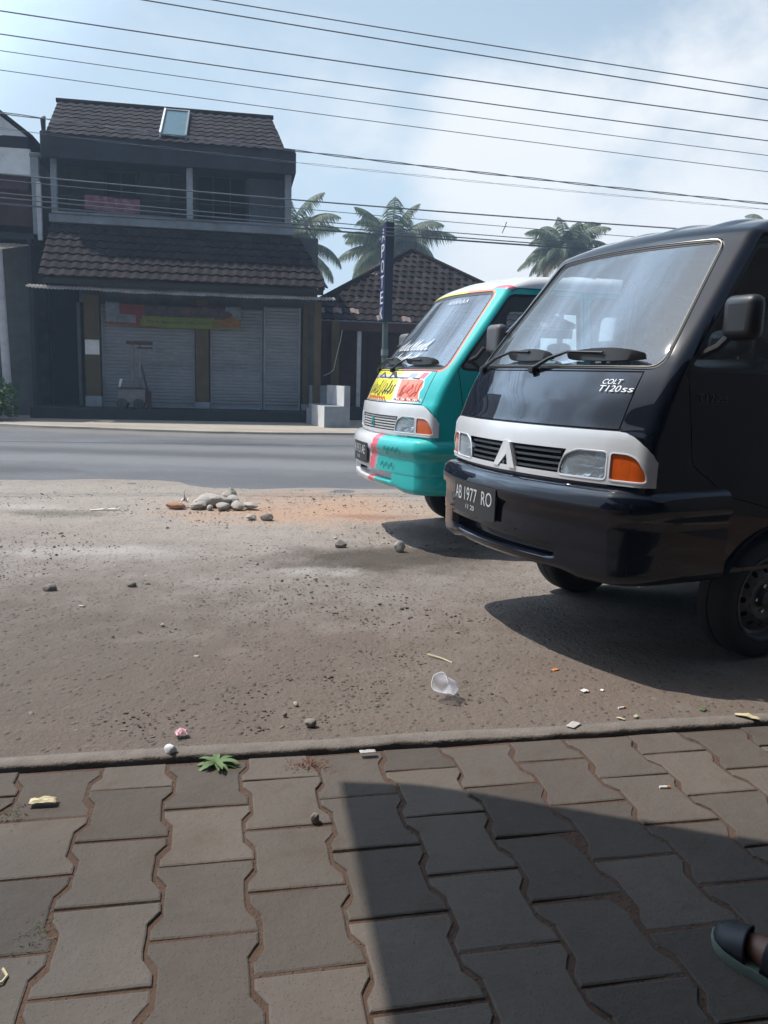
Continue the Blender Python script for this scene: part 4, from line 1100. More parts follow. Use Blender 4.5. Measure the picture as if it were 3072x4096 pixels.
w.add([A_, ptz(5.4,AY+3.1,EZ), ptz(5.4,EY0+.6,EZ), ptz(5.4,EY0+.55,EZ+.39)], [(0,1,2,3)], M['tile2'])
hp = [A_.lerp(ptz(RX,EY0,EZ), t)+Vector((0,0,.05)) for t in frange(0,1,.05)]; w.tube(hp, .06, M['tile2'], 8)
hp = [A_.lerp(ptz(LX,EY0,EZ), t)+Vector((0,0,.05)) for t in frange(0,.8,.05)]; w.tube(hp, .06, M['tile2'], 8)
w.box(5.42, RX-.05, EY0+.02, EY0+.06, EZ-.28, EZ-.05, M['mar']); w.box(5.42, RX-.05, EY0-.02, EY0+.02, EZ-.055, EZ-.025, M['bwall'])
w.build('roof', rh, fix=False)
w = MB(); w.box(5.40, RX-.4, 2.6, 7, -.3, EZ+.3, M['mar']); w.box(5.40, RX-.3, .4, 2.6, -.3, .16, M['dconc']); w.box(5.40, 5.52, 1.2, 2.6, .16, EZ+.1, M['dwall']); w.add([(5.4,1.2,EZ-.05),(RX-.1,1.2,EZ-.05),(RX-.1,2.6,EZ+.1),(5.4,2.6,EZ+.1)], [(0,1,2,3)], M['wood']); w.build('wall', rh)
window(rh, 'door', 6.1, 7.0, .17, 2.1, 2.598, M['wood'], M['mar'], 0); window(rh, 'door', 7.5, 8.3, .17, 2.1, 2.598, M['wood'], M['mar'], 0)
for x, y, m, hw in ((6.52,1.3,M['wpost'],.055), (5.86,.98,M['ywall'],.10), (9.2,1.3,M['wpost'],.055)):
    w = MB(); w.box(x-hw, x+hw, y-hw, y+hw, .1, EZ-.06, m); w.build('column', rh, bevel=.01)

# ---- left neighbours
nb = thing('neighbour_house', 'pale gabled house at the far left edge with a grey corner column', 'house', OO+UZ, ANG)
w = MB(); w.box(-7.6,-1.08,.2,7,4.05,5.12,M['mar']); w.box(-7.6,-1.04,.06,.2,5.12,5.66,M['lwall']); w.box(-7.6,-1.10,.3,7,5.12,5.66,M['dwall']); w.box(-7.6,-1.12,.25,7,5.66,5.95,M['dconc'])
w.add([(-7.6,.22,5.95),(-1.12,.22,5.95),(-4.36,.22,8.32)], [(0,1,2)], M['lwall']); w.add([(-7.6,7,5.95),(-1.12,7,5.95),(-4.36,7,8.32)], [(0,1,2)], M['lwall'])
w.box(-7.6,-1.12,1.6,7,-.3,4.05,M['dwall']); w.box(-7.6,-1.0,-.1,1.6,3.72,3.86,M['dconc'])
w.build('wall', nb)
w = MB()
for s_ in (-1, 1):
    q = [(-4.36,.20,8.38),(-4.36+s_*3.36,.20,5.92),(-4.36+s_*3.36,7.2,5.92),(-4.36,7.2,8.38)]; w.add(q+[(a, b, c_+.07) for a, b, c_ in q], [(0,1,2,3),(4,5,6,7),(0,1,5,4),(1,2,6,5),(2,3,7,6)], M['tile2'])
w.build('roof', nb)
w = MB(); w.box(-1.02,-.86,.0,.16,3.86,5.5,M['gwall']); w.box(-.90,-.80,-.14,-.04,3.72,4.95,M['wpost']); w.box(-1.04,-.80,-.02,.2,5.5,5.58,M['conc']); w.build('column', nb, bevel=.01)  # white strip paints the lit right side of the grey column
w = MB(); n = 120; vv = []
for k in range(n+1):
    x = -7.6+6.5*k/n; wv = .02*math.sin(2*PI*x/.15); vv += [(x,.18,5.08+wv), (x,-.02,4.78+wv)]
w.add(vv, [(2*k, 2*k+2, 2*k+3, 2*k+1) for k in range(n)], M['mar']); w.build('awning', nb, angle=80)

pr = thing('porch', 'lean-to porch with pale leaning post at the left edge', 'porch', OO+UZ, ANG)
w = MB(); w.tube([(-1.47,-1.2,3.36),(-1.38,-1.2,-.2)], .085, M['wpost'], 10); w.build('post', pr)
w = MB(); vv = []; n = 100
for k in range(n+1):
    x = -6+4.98*k/n; wv = .012*math.sin(2*PI*x/.09); vv += [(x, .0, 3.64+wv), (x-.36 if k == n else x-.36, -1.45, 3.32+wv)]
w.add(vv, [(2*k, 2*k+2, 2*k+3, 2*k+1) for k in range(n)], M['sheet']); w.build('roof_sheet', pr, angle=80)
w = MB(); w.box(-6,-1.06,-.02,.16,-.25,3.6,M['dwall']); w.box(-1.12,-1.04,-.2,.16,-.25,3.75,M['dconc']); w.build('wall', pr)

# ---- pharmacy sign on its pole
sg_ = thing('street_sign', 'tall narrow blue sign reading APOTEK on a green pole', 'sign', Vector((-.075,16.15,0)), ANG)
M['sblue'] = mat('sign_blue', (.014,.022,.09,1), .5, var=.12); M['sdark'] = mat('sign_edge', (.010,.014,.035,1), .55, var=.15); M['swhite'] = mat('sign_letter', (.75,.75,.78,1), .5, var=.04)
w = MB(); w.box(-.075,.075,-.26,.28,2.19,3.96,M['sdark']); w.box(-.079,-.0755,-.25,.27,2.20,3.95,M['sblue']); so1 = w.build('sign_box', sg_, bevel=0)
w = MB(); z = 3.90
for ch in 'APOTEK':
    hh = .24; z -= hh; g_ = text_geo(ch, .30, hh-.01)
    w.add([(-.083, .16-a, z+b) for a, b in g_[0]], g_[1], M['swhite']); z -= .047
w.build('lettering', so1, smooth=False, fix=False)
w = MB(); w.tube([(0,0,0),(0,0,2.19)], .055, M['steelp'], 12); w.lathe([(.07,1.55),(.07,1.67),(.055,1.67)], M['conc'], 12, 'z'); w.build('pole', sg_)

# ------------------------------------------------------------------ palms, bush, weed
M['frond'] = mat('palm_leaf', (.095,.13,.065,1), .6, var=.4, scale=1.5, tint=.5, transl=.35)
M['frondd'] = mat('dry_palm_leaf', (.20,.16,.06,1), .7, var=.4, scale=1.5, transl=.3)
M['trunk'] = mat('palm_trunk', (.14,.125,.11,1), .9, var=.3, scale=6, bump=.4)
M['leaf'] = mat('bush_leaf', (.05,.12,.025,1), .5, var=.4, scale=6, transl=.3, tint=.5)
M['weed'] = mat('weed_leaf', (.13,.20,.07,1), .6, var=.25, scale=30, transl=.25)
def palm(pos, h, fl, seed, label, nf=24, lean=(0,0)):
    r_ = random.Random(seed); root = thing('palm_tree', label, 'tree', (pos[0], pos[1], 0), 0, 'coconut palms behind the houses')
    t = MB(); pts = [Vector((lean[0]*(k/12)**2, lean[1]*(k/12)**2, h*k/12)) for k in range(13)]
    t.tube(pts, [.20-.08*k/12 for k in range(13)], M['trunk'], 10); t.build('trunk', root)
    top = pts[-1]; c = MB()
    for k in range(nf):
        az = 2.399*k+r_.uniform(-.25,.25); el = R(78-100*(k/nf)+r_.uniform(-8,8)); L_ = fl*r_.uniform(.82,1.08)
        d = Vector((math.cos(az), math.sin(az), 0)); p = top.copy(); n = 16; seg = L_/n; pts = [p.copy()]; ang = el; droop = R(r_.uniform(4.0,7.0))
        for i in range(n):
            p = p+(d*math.cos(ang)+Vector((0,0,1))*math.sin(ang))*seg; ang -= droop*(.45+1.3*i/n); pts.append(p.copy())
        mm = M['frondd'] if (k > nf*.75 and r_.random() < .5) else M['frond']
        c.tube(pts, [.032*(1-i/n)+.006 for i in range(n+1)], mm, 4, False)
        side = d.cross(Vector((0,0,1))); tw = r_.uniform(-.3,.3)
        for i in range(2, n):
            for q in range(4):
                b = pts[i].lerp(pts[i+1], q/4); tg = (pts[i+1]-pts[i]).normalized(); u = (i+q/4)/n
                ll = fl*.27*math.sin(PI*min(1, .12+.88*u))**.7*r_.uniform(.8,1.1)
                for sgn in (1, -1):
                    dr = (side*sgn*.75+tg*.55+Vector((0,0,-.55-.3*r_.random()+tw*sgn))).normalized(); e = b+dr*ll; m_ = b+dr*ll*.5+Vector((0,0,.06*ll)); e.z -= .22*ll
                    w_ = tg*.030*fl/3
                    c.add([b-w_*.6, b+w_*.6, m_+w_, e, m_-w_], [(0,1,2,4),(4,2,3)], mm, att=r_.uniform(.01,1))
    c.build('crown', root, smooth=False, fix=False)
    return root
palm((-5.1,42), 7.2, 3.4, 1, 'coconut palm showing beside the upper floor of the shop house')
palm((.05,46), 7.9, 3.6, 2, 'broad coconut palm rising behind the blue sign and the hipped roof', 28)
palm((9.7,48), 8.2, 2.9, 5, 'dense coconut palm standing alone above the turquoise van', 34)
palm((26.3,60), 11.2, 3.2, 4, 'coconut palm with only its tip above the navy van roof', 26)
b = MB(); r6 = random.Random(12)
for k in range(900):
    a = r6.uniform(0, 6.28); rr1 = .62*r6.random()**.5; p = Vector((rr1*math.cos(a), rr1*math.sin(a)*.8, .08+.85*r6.random()*(1-.5*rr1)))
    d = Vector((r6.uniform(-1,1), r6.uniform(-1,1), r6.uniform(-.2,1))).normalized(); s_ = d.cross(Vector((r6.uniform(-1,1), r6.uniform(-1,1), r6.uniform(-1,1)))).normalized(); l = r6.uniform(.08,.17)
    b.add([p, p+d*l*.5+s_*l*.22, p+d*l, p+d*l*.5-s_*l*.22], [(0,1,2,3)], M['leaf'], att=r6.uniform(.01,1))
bu_ = thing('bush', 'leafy green bush at the left edge under the porch', 'plant', LW(-1.62,-1.95,.04))
b.build('foliage', bu_, smooth=False, fix=False); b = MB()
for k in range(9):
    a = k*.7; b.tube([(0,0,0),(.12*math.cos(a),.12*math.sin(a),.35),(.35*math.cos(a),.3*math.sin(a),.75)], [.016,.011,.004], M['wood'], 5)
b.build('stem', bu_)
b = MB(); b.box(-.6,.34,-.3,.3,0,.09,M['conc']); o = b.build('slab', bevel=.015); o.location = LW(-1.75,-2.35,.04); o.rotation_euler.z = ANG-.2; tag(o, 'pale concrete slab lying in front of the bush', 'slab')

wdp = MB(); r7 = random.Random(8)
for k in range(15):
    a = k*2.4+r7.uniform(-.2,.2); l = r7.uniform(.055,.085); w_ = l*.13; d = Vector((math.cos(a), math.sin(a), 0)); s_ = Vector((-d.y, d.x, 0)); el = r7.uniform(.15,.75); pts = []
    for i in range(6):
        t = i/5; pts.append(d*l*t*math.cos(el*.6)+Vector((0,0,l*(t*math.sin(el)-.45*t*t))))
    ws = [.25,.7,1,1,.7,.1]; vv = []
    for p, q in zip(pts, ws): vv += [p+s_*w_*q+Vector((0,0,.003*q)), p, p-s_*w_*q+Vector((0,0,.003*q))]
    wdp.add(vv, [f_ for i in range(5) for f_ in ((3*i, 3*i+1, 3*i+4, 3*i+3), (3*i+1, 3*i+2, 3*i+5, 3*i+4))], M['weed'])
o = wdp.build('weed', angle=60); o.location = (-.482,2.335,-.006); tag(o, 'small green weed rosette growing in the kerb joint', 'plant')
mo = MB(); r8 = random.Random(3)
for k in range(130):
    p = Vector((r8.gauss(0,.035), r8.gauss(0,.02), 0)); l = r8.uniform(.008,.02); d = Vector((r8.uniform(-1,1), r8.uniform(-1,1), r8.uniform(.1,.8))).normalized(); s_ = Vector((-d.y, d.x, 0))*.15
    mo.add([p-s_*l, p+s_*l, p+d*l], [(0,1,2)], M['redmoss'] if 'redmoss' in M else M.setdefault('redmoss', mat('dry_moss', (.16,.065,.04,1), .9, var=.4, scale=40)))
o = mo.build('dry_moss', smooth=False, fix=False); o.location = (-.205,2.355,-.010); tag(o, 'reddish dry moss tuft between kerb and pavers', 'moss', kind='stuff')

M['gmoss'] = mat('joint_grass', (.075,.075,.035,1), .9, var=.4, scale=40)
for i, (x, y) in enumerate(((-.70,1.56),(-.96,2.03))):
    mo = MB()
    for k in range(90):
        p = Vector((r8.gauss(0,.022), r8.gauss(0,.03), 0)); l = r8.uniform(.006,.018); d = Vector((r8.uniform(-1,1), r8.uniform(-1,1), r8.uniform(.2,1))).normalized(); s_ = Vector((-d.y, d.x, 0))*.12
        mo.add([p-s_*l, p+s_*l, p+d*l], [(0,1,2)], M['gmoss'])
    o = mo.build('joint_grass', smooth=False, fix=False); o.location = (x, y, -.012); tag(o, ('dull grass tuft in the joints of the left pavers', 'dull grass tuft beside the dry straw at the left edge')[i], 'grass', kind='stuff')

# ------------------------------------------------------------------ stones and litter on the lot
M['stone'] = mat('rubble_stone', (.40,.365,.33,1), .95, var=.3, scale=10, bump=.5, bscale=30, col2=(.14,.125,.11,1), c2scale=6, c2amt=.6)
M['dstone'] = mat('dark_stone', (.21,.187,.165,1), .95, var=.3, scale=12, bump=.5, bscale=40)
M['brick'] = mat('broken_brick', (.36,.18,.11,1), .95, var=.25, scale=14, bump=.4)
def rock(name, pos, size, m, seed, label, cat='stone', group=None, rz=0):
    bm = bmesh.new(); bmesh.ops.create_icosphere(bm, subdivisions=3, radius=1)
    r_ = random.Random(seed); off = Vector((r_.uniform(-9,9), r_.uniform(-9,9), r_.uniform(-9,9))); cuts = [(Vector((r_.uniform(-1,1), r_.uniform(-1,1), r_.uniform(-.6,1))).normalized(), r_.uniform(.66,.92)) for _ in range(8)]
    for v in bm.verts:
        p = v.co.copy()
        for n_, d_ in cuts:
            e = p.dot(n_)-d_
            if e > 0: p -= n_*e*.8
        p *= 1+.16*noise.noise(v.co*1.6+off)+.05*noise.noise(v.co*5+off)
        v.co = Vector((p.x*size[0], p.y*size[1], p.z*size[2]))
    zmin = min(v.co.z for v in bm.verts)
    for v in bm.verts: v.co.z -= zmin*.75
    me = bpy.data.meshes.new(name); bm.to_mesh(me); bm.free(); me.materials.append(m)
    me.polygons.foreach_set('use_smooth', [True]*len(me.polygons)); me.set_sharp_from_angle(angle=R(32))
    o = bpy.data.objects.new(name, me); C.objects.link(o); o.location = pos; o.rotation_euler.z = rz; return tag(o, label, cat, group)
RB = 'rubble stones heaped by the road edge'
for i, (p, s_, lb_) in enumerate((((-1.50,7.14,.0),(.27,.17,.15),'largest flat topped stone in the middle of the rubble heap'),
    ((-1.63,6.98,0),(.15,.11,.075),'grey stone at the left end of the rubble heap'), ((-1.37,6.95,0),(.15,.10,.08),'rounded stone in front of the largest rubble stone'),
    ((-1.22,7.02,0),(.14,.10,.085),'pointed stone right of the rounded one in the rubble heap'), ((-1.10,7.12,0),(.13,.10,.06),'low stone at the right end of the rubble heap'),
    ((-1.37,7.34,.0),(.12,.10,.18),'upright brownish stone behind the largest rubble stone'), ((-1.68,7.22,0),(.13,.1,.07),'half buried stone behind the plastic scrap'), ((-1.50,6.93,0),(.07,.05,.05),'small stone tucked at the front of the rubble heap'),
    ((-1.30,7.22,0),(.12,.1,.12),'angular stone between the largest and pointed rubble stones'))):
    rock('rubble_stone', (-1.42+(p[0]+1.42)*.8, 7.05+(p[1]-7.05)*.8, p[2]), (s_[0]*.58, s_[1]*.58, s_[2]*.46), M['stone'], 30+i, lb_, 'stone', RB, rz=i*.7)
rock('brick_piece', (-1.78,6.97,0), (.09,.05,.03), M['brick'], 61, 'orange brick fragment left of the rubble heap', 'brick')
rock('stone', (-.93,6.50,0), (.055,.04,.032), M['dstone'], 62, 'dark stone on the lot just right of the rubble')
rock('stone', (-1.06,6.52,0), (.045,.035,.025), M['stone'], 72, 'pale stone beside the dark stone right of the rubble')
rock('stone', (-.288,5.53,0), (.042,.032,.030), M['dstone'], 63, 'dark stone at the edge of the dark stain')
rock('stone', (.111,5.45,0), (.036,.03,.042), M['stone'], 64, 'pale upright stone near the turquoise van shadow')
rock('stone', (-1.732,4.19,0), (.036,.028,.026), M['dstone'], 65, 'grey stone alone on the left of the lot')
rock('stone', (-1.348,4.32,0), (.03,.024,.022), M['dstone'], 66, 'small dark stone on the lot left of centre')
rock('stone', (-.226,2.61,0), (.022,.018,.016), M['dstone'], 67, 'dark stone on the lot close to the kerb')
rock('stone', (-.16,2.03,-.012), (.012,.010,.016), M['dstone'], 68, 'black pebble on the pavers beside the canopy shadow')
rock('stone', (-.634,2.385,-.002), (.019,.015,.020), M['lwall'], 69, 'white lump of plaster on the kerb', 'plaster')
for i in range(26):
    x = r4.uniform(-2.4,.6); y = r4.uniform(2.6,6.2)
    if abs(x-.26) < .15 and abs(y-2.9) < .2: continue
    rock('loose_stone', (x, y, 0), (r4.uniform(.009,.016), r4.uniform(.007,.012), r4.uniform(.005,.009)), M['stone'] if i % 3 else M['dstone'], 100+i, 'small loose stone scattered on the lot', 'stone', 'loose stones scattered over the lot', rz=i)

# crumpled clear plastic cup
M['plast'], nt_, out_ = newmat('clear_plastic'); 
p_ = nt_.nodes.new('ShaderNodeBsdfPrincipled'); p_.inputs['Base Color'].default_value = (.85,.85,.9,1); p_.inputs['Roughness'].default_value = .18; tr_ = nt_.nodes.new('ShaderNodeBsdfTransparent'); tl_ = nt_.nodes.new('ShaderNodeBsdfTranslucent'); tl_.inputs['Color'].default_value = (.85,.85,.9,1)
m1_ = nt_.nodes.new('ShaderNodeMixShader'); m1_.inputs['Fac'].default_value = .4; nt_.links.new(p_.outputs['BSDF'], m1_.inputs[1]); nt_.links.new(tl_.outputs['BSDF'], m1_.inputs[2])
m2_ = nt_.nodes.new('ShaderNodeMixShader'); lw_ = nt_.nodes.new('ShaderNodeLayerWeight'); lw_.inputs['Blend'].default_value = .38; mr_ = nt_.nodes.new('ShaderNodeMapRange'); mr_.inputs['To Min'].default_value = .30; mr_.inputs['To Max'].default_value = .95
nt_.links.new(lw_.outputs['Facing'], mr_.inputs['Value']); nt_.links.new(mr_.outputs['Result'], m2_.inputs['Fac']); nt_.links.new(tr_.outputs['BSDF'], m2_.inputs[1]); nt_.links.new(m1_.outputs['Shader'], m2_.inputs[2]); nt_.links.new(m2_.outputs['Shader'], out_.inputs['Surface'])
c = MB(); prof_ = [(.001,.002),(.026,.0),(.031,.004),(.034,.03),(.038,.055),(.042,.080),(.046,.084),(.046,.089),(.043,.088)]
n = 40; vv = []
for (r_, z) in prof_:
    for k in range(n):
        a = 2*PI*k/n; q = 1+.16*noise.noise(Vector((math.cos(a)*1.3, math.sin(a)*1.3, z*22))); x, y = r_*q*math.cos(a), r_*q*math.sin(a)*.85; zz = z+.008*noise.noise(Vector((x*40,y*40,z*30+4)))
        vv.append((x, y, zz))
c.add(vv, [(i*n+k, i*n+(k+1) % n, (i+1)*n+(k+1) % n, (i+1)*n+k) for i in range(len(prof_)-1) for k in range(n)], M['plast'])
o = c.build('plastic_cup', angle=180, fix=False); o.rotation_euler = (R(62),R(10),R(-58)); o.location = (.275,2.905,.033); o.scale = (.92,.92,.92); tag(o, 'crumpled clear plastic cup lying on the lot', 'cup')
M['straw'] = mat('pale_stick', (.52,.44,.27,1), .7, var=.15); M['plasc'] = mat('old_plaster', (.40,.37,.34,1), .95, var=.2, scale=30); M['paper'] = mat('white_paper', (.72,.70,.66,1), .9, var=.08); M['pinkw'] = mat('pink_wrapper', (.62,.33,.40,1), .4, var=.4, scale=60); M['oscr'] = mat('orange_scrap', (.55,.20,.07,1), .7, var=.2)
c = MB(); c.tube([(.201,3.354,.006),(.25,3.305,.009),(.297,3.257,.006)], .0035, M['straw'], 6); tag(c.build('stick'), 'thin pale stick lying behind the plastic cup', 'stick')
def crumple(name, pos, w_, l_, h_, m, seed, label, cat, rz=0, group=None):
    c = MB(); n = 7; vv = []
    for i in range(n):
        for j in range(n):
            x, y = (i/(n-1)-.5)*w_, (j/(n-1)-.5)*l_; vv.append((x, y, .003+h_*(.5+.5*noise.noise(Vector((i*.7+seed*3.1, j*.7, seed))))*(1-.4*abs(2*i/(n-1)-1))))
    c.add(vv, [(i*n+j, (i+1)*n+j, (i+1)*n+j+1, i*n+j+1) for i in range(n-1) for j in range(n-1)], m)
    o = c.build(name, angle=25); o.location = pos; o.rotation_euler.z = rz; s = o.modifiers.new('s', 'SOLIDIFY'); s.thickness = .0012; return tag(o, label, cat, group)
crumple('wrapper', (-.63,2.505,.0), .04,.035,.03, M['pinkw'], 2, 'shiny pink sweet wrapper on the lot above the weed', 'wrapper', .4)
crumple('plastic_scrap', (-1.72,7.05,.0), .06,.05,.16, M['paper'], 3, 'white plastic scrap standing beside the rubble heap', 'plastic bag', .2)
crumple('paper_strip', (-2.31,6.77,.0), .24,.03,.02, M['paper'], 4, 'long white paper strip on the lot left of the rubble', 'paper', .5)
crumple('orange_scrap', (.712,3.214,.0), .035,.02,.008, M['oscr'], 5, 'orange scrap on the lot right of the plastic cup', 'scrap', .5)
crumple('peel', (1.304,2.775,.0), .085,.022,.022, M['straw'], 6, 'pale dry peel lying on the kerb at the right edge', 'peel', -.6)
crumple('paper_scrap', (.779,2.985,.0), .03,.022,.012, M['paper'], 7, 'larger of two white scraps in the sand below the navy van shadow', 'paper', .3)
crumple('paper_scrap', (.848,3.0,.0), .018,.012,.008, M['paper'], 8, 'smaller of two white scraps in the sand below the navy van shadow', 'paper', .9)
crumple('plaster_spot', (.666,2.668,.003), .055,.03,.004, M['plasc'], 9, 'white plaster splash on the kerb below the orange scrap', 'plaster', .9)
crumple('plaster_spot', (-.03,2.42,.003), .05,.02,.004, M['plasc'], 10, 'faint white plaster splash on the kerb in the middle', 'plaster', .2)
crumple('leaf', (1.171,2.84,.0), .03,.018,.01, M['weed'], 11, 'small green leaf near the kerb on the right', 'leaf', .9)
crumple('husk', (.846,2.735,.0), .03,.008,.008, M['straw'], 12, 'curled straw husk near the kerb', 'husk', -.7); crumple('husk', (.905,2.755,.0), .022,.012,.012, M['straw'], 13, 'short dry husk beside the curled one', 'husk', .8)
crumple('husk', (-.90,2.08,-.009), .07,.03,.02, M['straw'], 14, 'dry straw tuft on the pavers at the left edge', 'husk', .2)
def butt(p, rz, lb_):
    c = MB(); c.tube([(-.016,0,.004),(.006,0,.004)], .004, M['paper'], 8); c.tube([(.0065,0,.004),(.015,0,.004)], .004, M['oscr'], 8); o = c.build('cigarette_butt'); o.location = p; o.rotation_euler.z = rz; tag(o, lb_, 'cigarette butt', 'cigarette butts dropped on the lot')
butt((.877,2.835,0), .4, 'cigarette butt above the curled husk near the kerb'); butt((-1.471,3.935,0), -.1, 'cigarette butt below the small dark stone on the left'); butt((.845,2.268,-.010), .1, 'cigarette butt on the sunny pavers above the shadow'); butt((.004,5.70,0), .3, 'cigarette butt near the pale upright stone')
c = MB(); c.tube([(0,0,.004),(.02,.015,.006),(.02,.035,.003),(.005,.05,.006)], .003, M['straw'], 6); o = c.build('twig'); o.location = (-.725,1.40,-.011); tag(o, 'curled pale twig on the pavers at lower left', 'twig')

# ------------------------------------------------------------------ overhead wires
M['wire'] = mat('wire_jacket', (.11,.13,.16,1), .7, var=.2)
WIRES = [((3.24,4.758,9.26,4.448),-11.2,.0055,'topmost thin wire starting near the top edge'),((2.58,4.693,9.27,4.328),-11.2,.006,'second wire from the top of the sky'),((1.23,4.471,9.30,4.111),-11.2,.006,'third wire from the top, first to reach the left edge'),
    ((1.22,4.267,9.32,3.901),-11.2,.0055,'fourth wire from the top, above the ridge of the shop house'),((1.21,4.120,9.34,3.745),-11.2,.0038,'fifth thin wire from the top'),((1.20,3.947,9.36,3.572),-11.2,.0038,'sixth thin wire, lowest of the upper set'),
    ((-.18,5.027,13.05,4.485),-5.7,.014,'thick twisted cable passing the upper eave of the shop house'),((4.36,4.613,13.06,4.388),-5.7,.005,'thin wire just under the twisted cable'),((-.22,4.127,11.53,3.949),-5.7,.012,'thick cable crossing the balcony at the height of its window'),
    ((4.30,3.891,10.05,3.767),-5.7,.006,'thin wire crossing the palm tops'),((4.30,3.707,10.06,3.604),-5.7,.008,'wire just below the palm tops'),((4.30,3.635,10.07,3.531),-5.7,.010,'cable second from the bottom of the lower set'),((4.30,3.571,10.07,3.497),-5.7,.015,'thickest lowest cable crossing the balcony slab')]
for (xa, za, xb, zb), yl, rad, lb_ in WIRES:
    c = MB(); sl_ = (zb-za)/(xb-xa); xm = (xa+xb)/2; pts = []
    for k in range(81):
        x = xm-34+68*k/80; pts.append(LW(x, yl, za+sl_*(x-xa)+.0011*((x-xm)**2-((xb-xa)/2)**2)))
    if 'twisted' in lb_:
        for ph in (0, PI):
            q = []
            for k in range(561):
                t = k/560*80; i = min(79, int(t)); p = pts[i].lerp(pts[i+1], t-i); a = k*.45+ph; q.append(p+Vector((0, math.cos(a)*.012, math.sin(a)*.012)))
            c.tube(q, rad*.55, M['wire'], 5)
    else: c.tube(pts, rad, M['wire'], 6)
    tag(c.build('overhead_wire'), lb_, 'wire', 'overhead wires along the road')
c = MB(); p = LW(8.05,-5.7,3.80); c.tube([p+Vector((.02,0,.08)), p+Vector((.0,0,0)), p+Vector((-.03,0,-.06)), p+Vector((-.045,0,-.11))], .008, M['wire'], 5); tag(c.build('string'), 'bit of string caught on the lower cable', 'string')

# ------------------------------------------------------------------ the building behind the viewer: its canopy throws the shadow on the pavers
M['crf'] = mat('canopy_sheet', (.16,.16,.165,1), .6, var=.15); M['cw'] = mat('shade_wall', (.05,.048,.046,1), .9, var=.2)
cn = thing('canopy', 'sheet roofed canopy shading the block paving', 'canopy', (0,0,0))
K = SUN*(2.62/SUN.z); c = MB()
q = [Vector(p_)+K for p_ in ((-.113,2.259,0),(.08,2.256,0),(.155,2.243,0),(.24,2.22,0),(9.0,-.30,0),(9.0,-6,0),(1.03,-5,0))]
n = len(q); c.add([(a.x, a.y, 2.62) for a in q]+[(a.x, a.y, 2.66) for a in q], [tuple(range(n)), tuple(range(n, 2*n))]+[(i, (i+1) % n, n+(i+1) % n, n+i) for i in range(n)], M['crf']); c.build('roof', cn)
for x, y in ((-.9,-1.3),(2.9,.6),(6.2,-.3)):
    c = MB(); c.tube([(x,y,-.06),(x,y,2.62)], .05, M['steelp'], 10); c.build('post', cn)
c = MB(); c.box(-6,8,-2.4,-2.2,-.1,4,M['cw']); c.box(4.4,8,-2.2,3.4,-.1,3.0,M['cw']); c.box(-3.4,-3.2,-2.2,1.9,-.1,2.6,M['cw']); c.build('wall', cn)  # unseen side walls are added to cut sky fill and darken the van flank

# ------------------------------------------------------------------ the person standing at the right edge (only a sandalled foot shows)
M['skin'] = mat('skin', (.16,.075,.045,1), .55, var=.12, scale=20); M['sandal'] = mat('sandal_upper', (.012,.012,.016,1), .6, var=.3); M['sole'] = mat('sandal_sole', (.11,.14,.11,1), .7, var=.15, scale=20)
M['trou'] = mat('dark_trousers', (.02,.022,.03,1), .9, var=.25); M['shirt'] = mat('grey_shirt', (.10,.11,.13,1), .9, var=.2); M['hair'] = mat('black_hair', (.008,.007,.007,1), .6, var=.3)
FD = Vector((-.50,.866,0)); LD = Vector((-.866,-.50,0)); UP = Vector((0,0,1)); ZG = -.018
HEEL = Vector((.872,1.372,ZG)); PEL = HEEL+FD*.07-LD*.10+UP*.93
def skinned(name, chains, m, parent=None, sub=2):
    """chains: lists of (point, radius); the first point of a later chain may repeat an earlier point to branch there"""
    vs, es, rs, key = [], [], [], {}
    for ch in chains:
        prev = None
        for p, r in ch:
            k = tuple(round(q, 4) for q in p)
            if k not in key: key[k] = len(vs); vs.append(Vector(p)); rs.append(r)
            i = key[k]
            if prev is not None and prev != i: es.append((prev, i))
            prev = i
    me = bpy.data.meshes.new(name); me.from_pydata([tuple(v) for v in vs], es, []); me.materials.append(m)
    o = bpy.data.objects.new(name, me); C.objects.link(o)
    if parent: o.parent = parent
    sk_ = o.modifiers.new('skin', 'SKIN'); sk_.use_smooth_shade = True
    for i, r in enumerate(rs):
        d = me.skin_vertices[0].data[i]; d.radius = (r, r) if not isinstance(r, tuple) else r; d.use_root = (i == 0)
    s_ = o.modifiers.new('sub', 'SUBSURF'); s_.levels = s_.render_levels = sub
    return o
def B(f, l, u): return PEL+FD*f+LD*l+UP*u
def foot(l): return PEL+LD*l-FD*.07-UP*.93
legs = []
for sd in (1, -1):
    h = foot(.10*sd)
    legs.append([(PEL, .12), (B(0,.085*sd,-.06), .085), (B(.02,.095*sd,-.44), .058), (B(.0,.10*sd,-.62), .052), (h+FD*.065+UP*.10, .038), (h+FD*.10+UP*.062, .036), (h+FD*.17+UP*.048, .030), (h+FD*.235+UP*.040, .018)])
torso = [(PEL, .12), (B(0,0,.18), .115), (B(0,0,.36), .125), (B(-.01,0,.50), .09), (B(-.005,0,.57), .052), (B(.02,0,.64), .075), (B(.03,0,.72), .088), (B(.02,0,.79), .06)]
arms = []
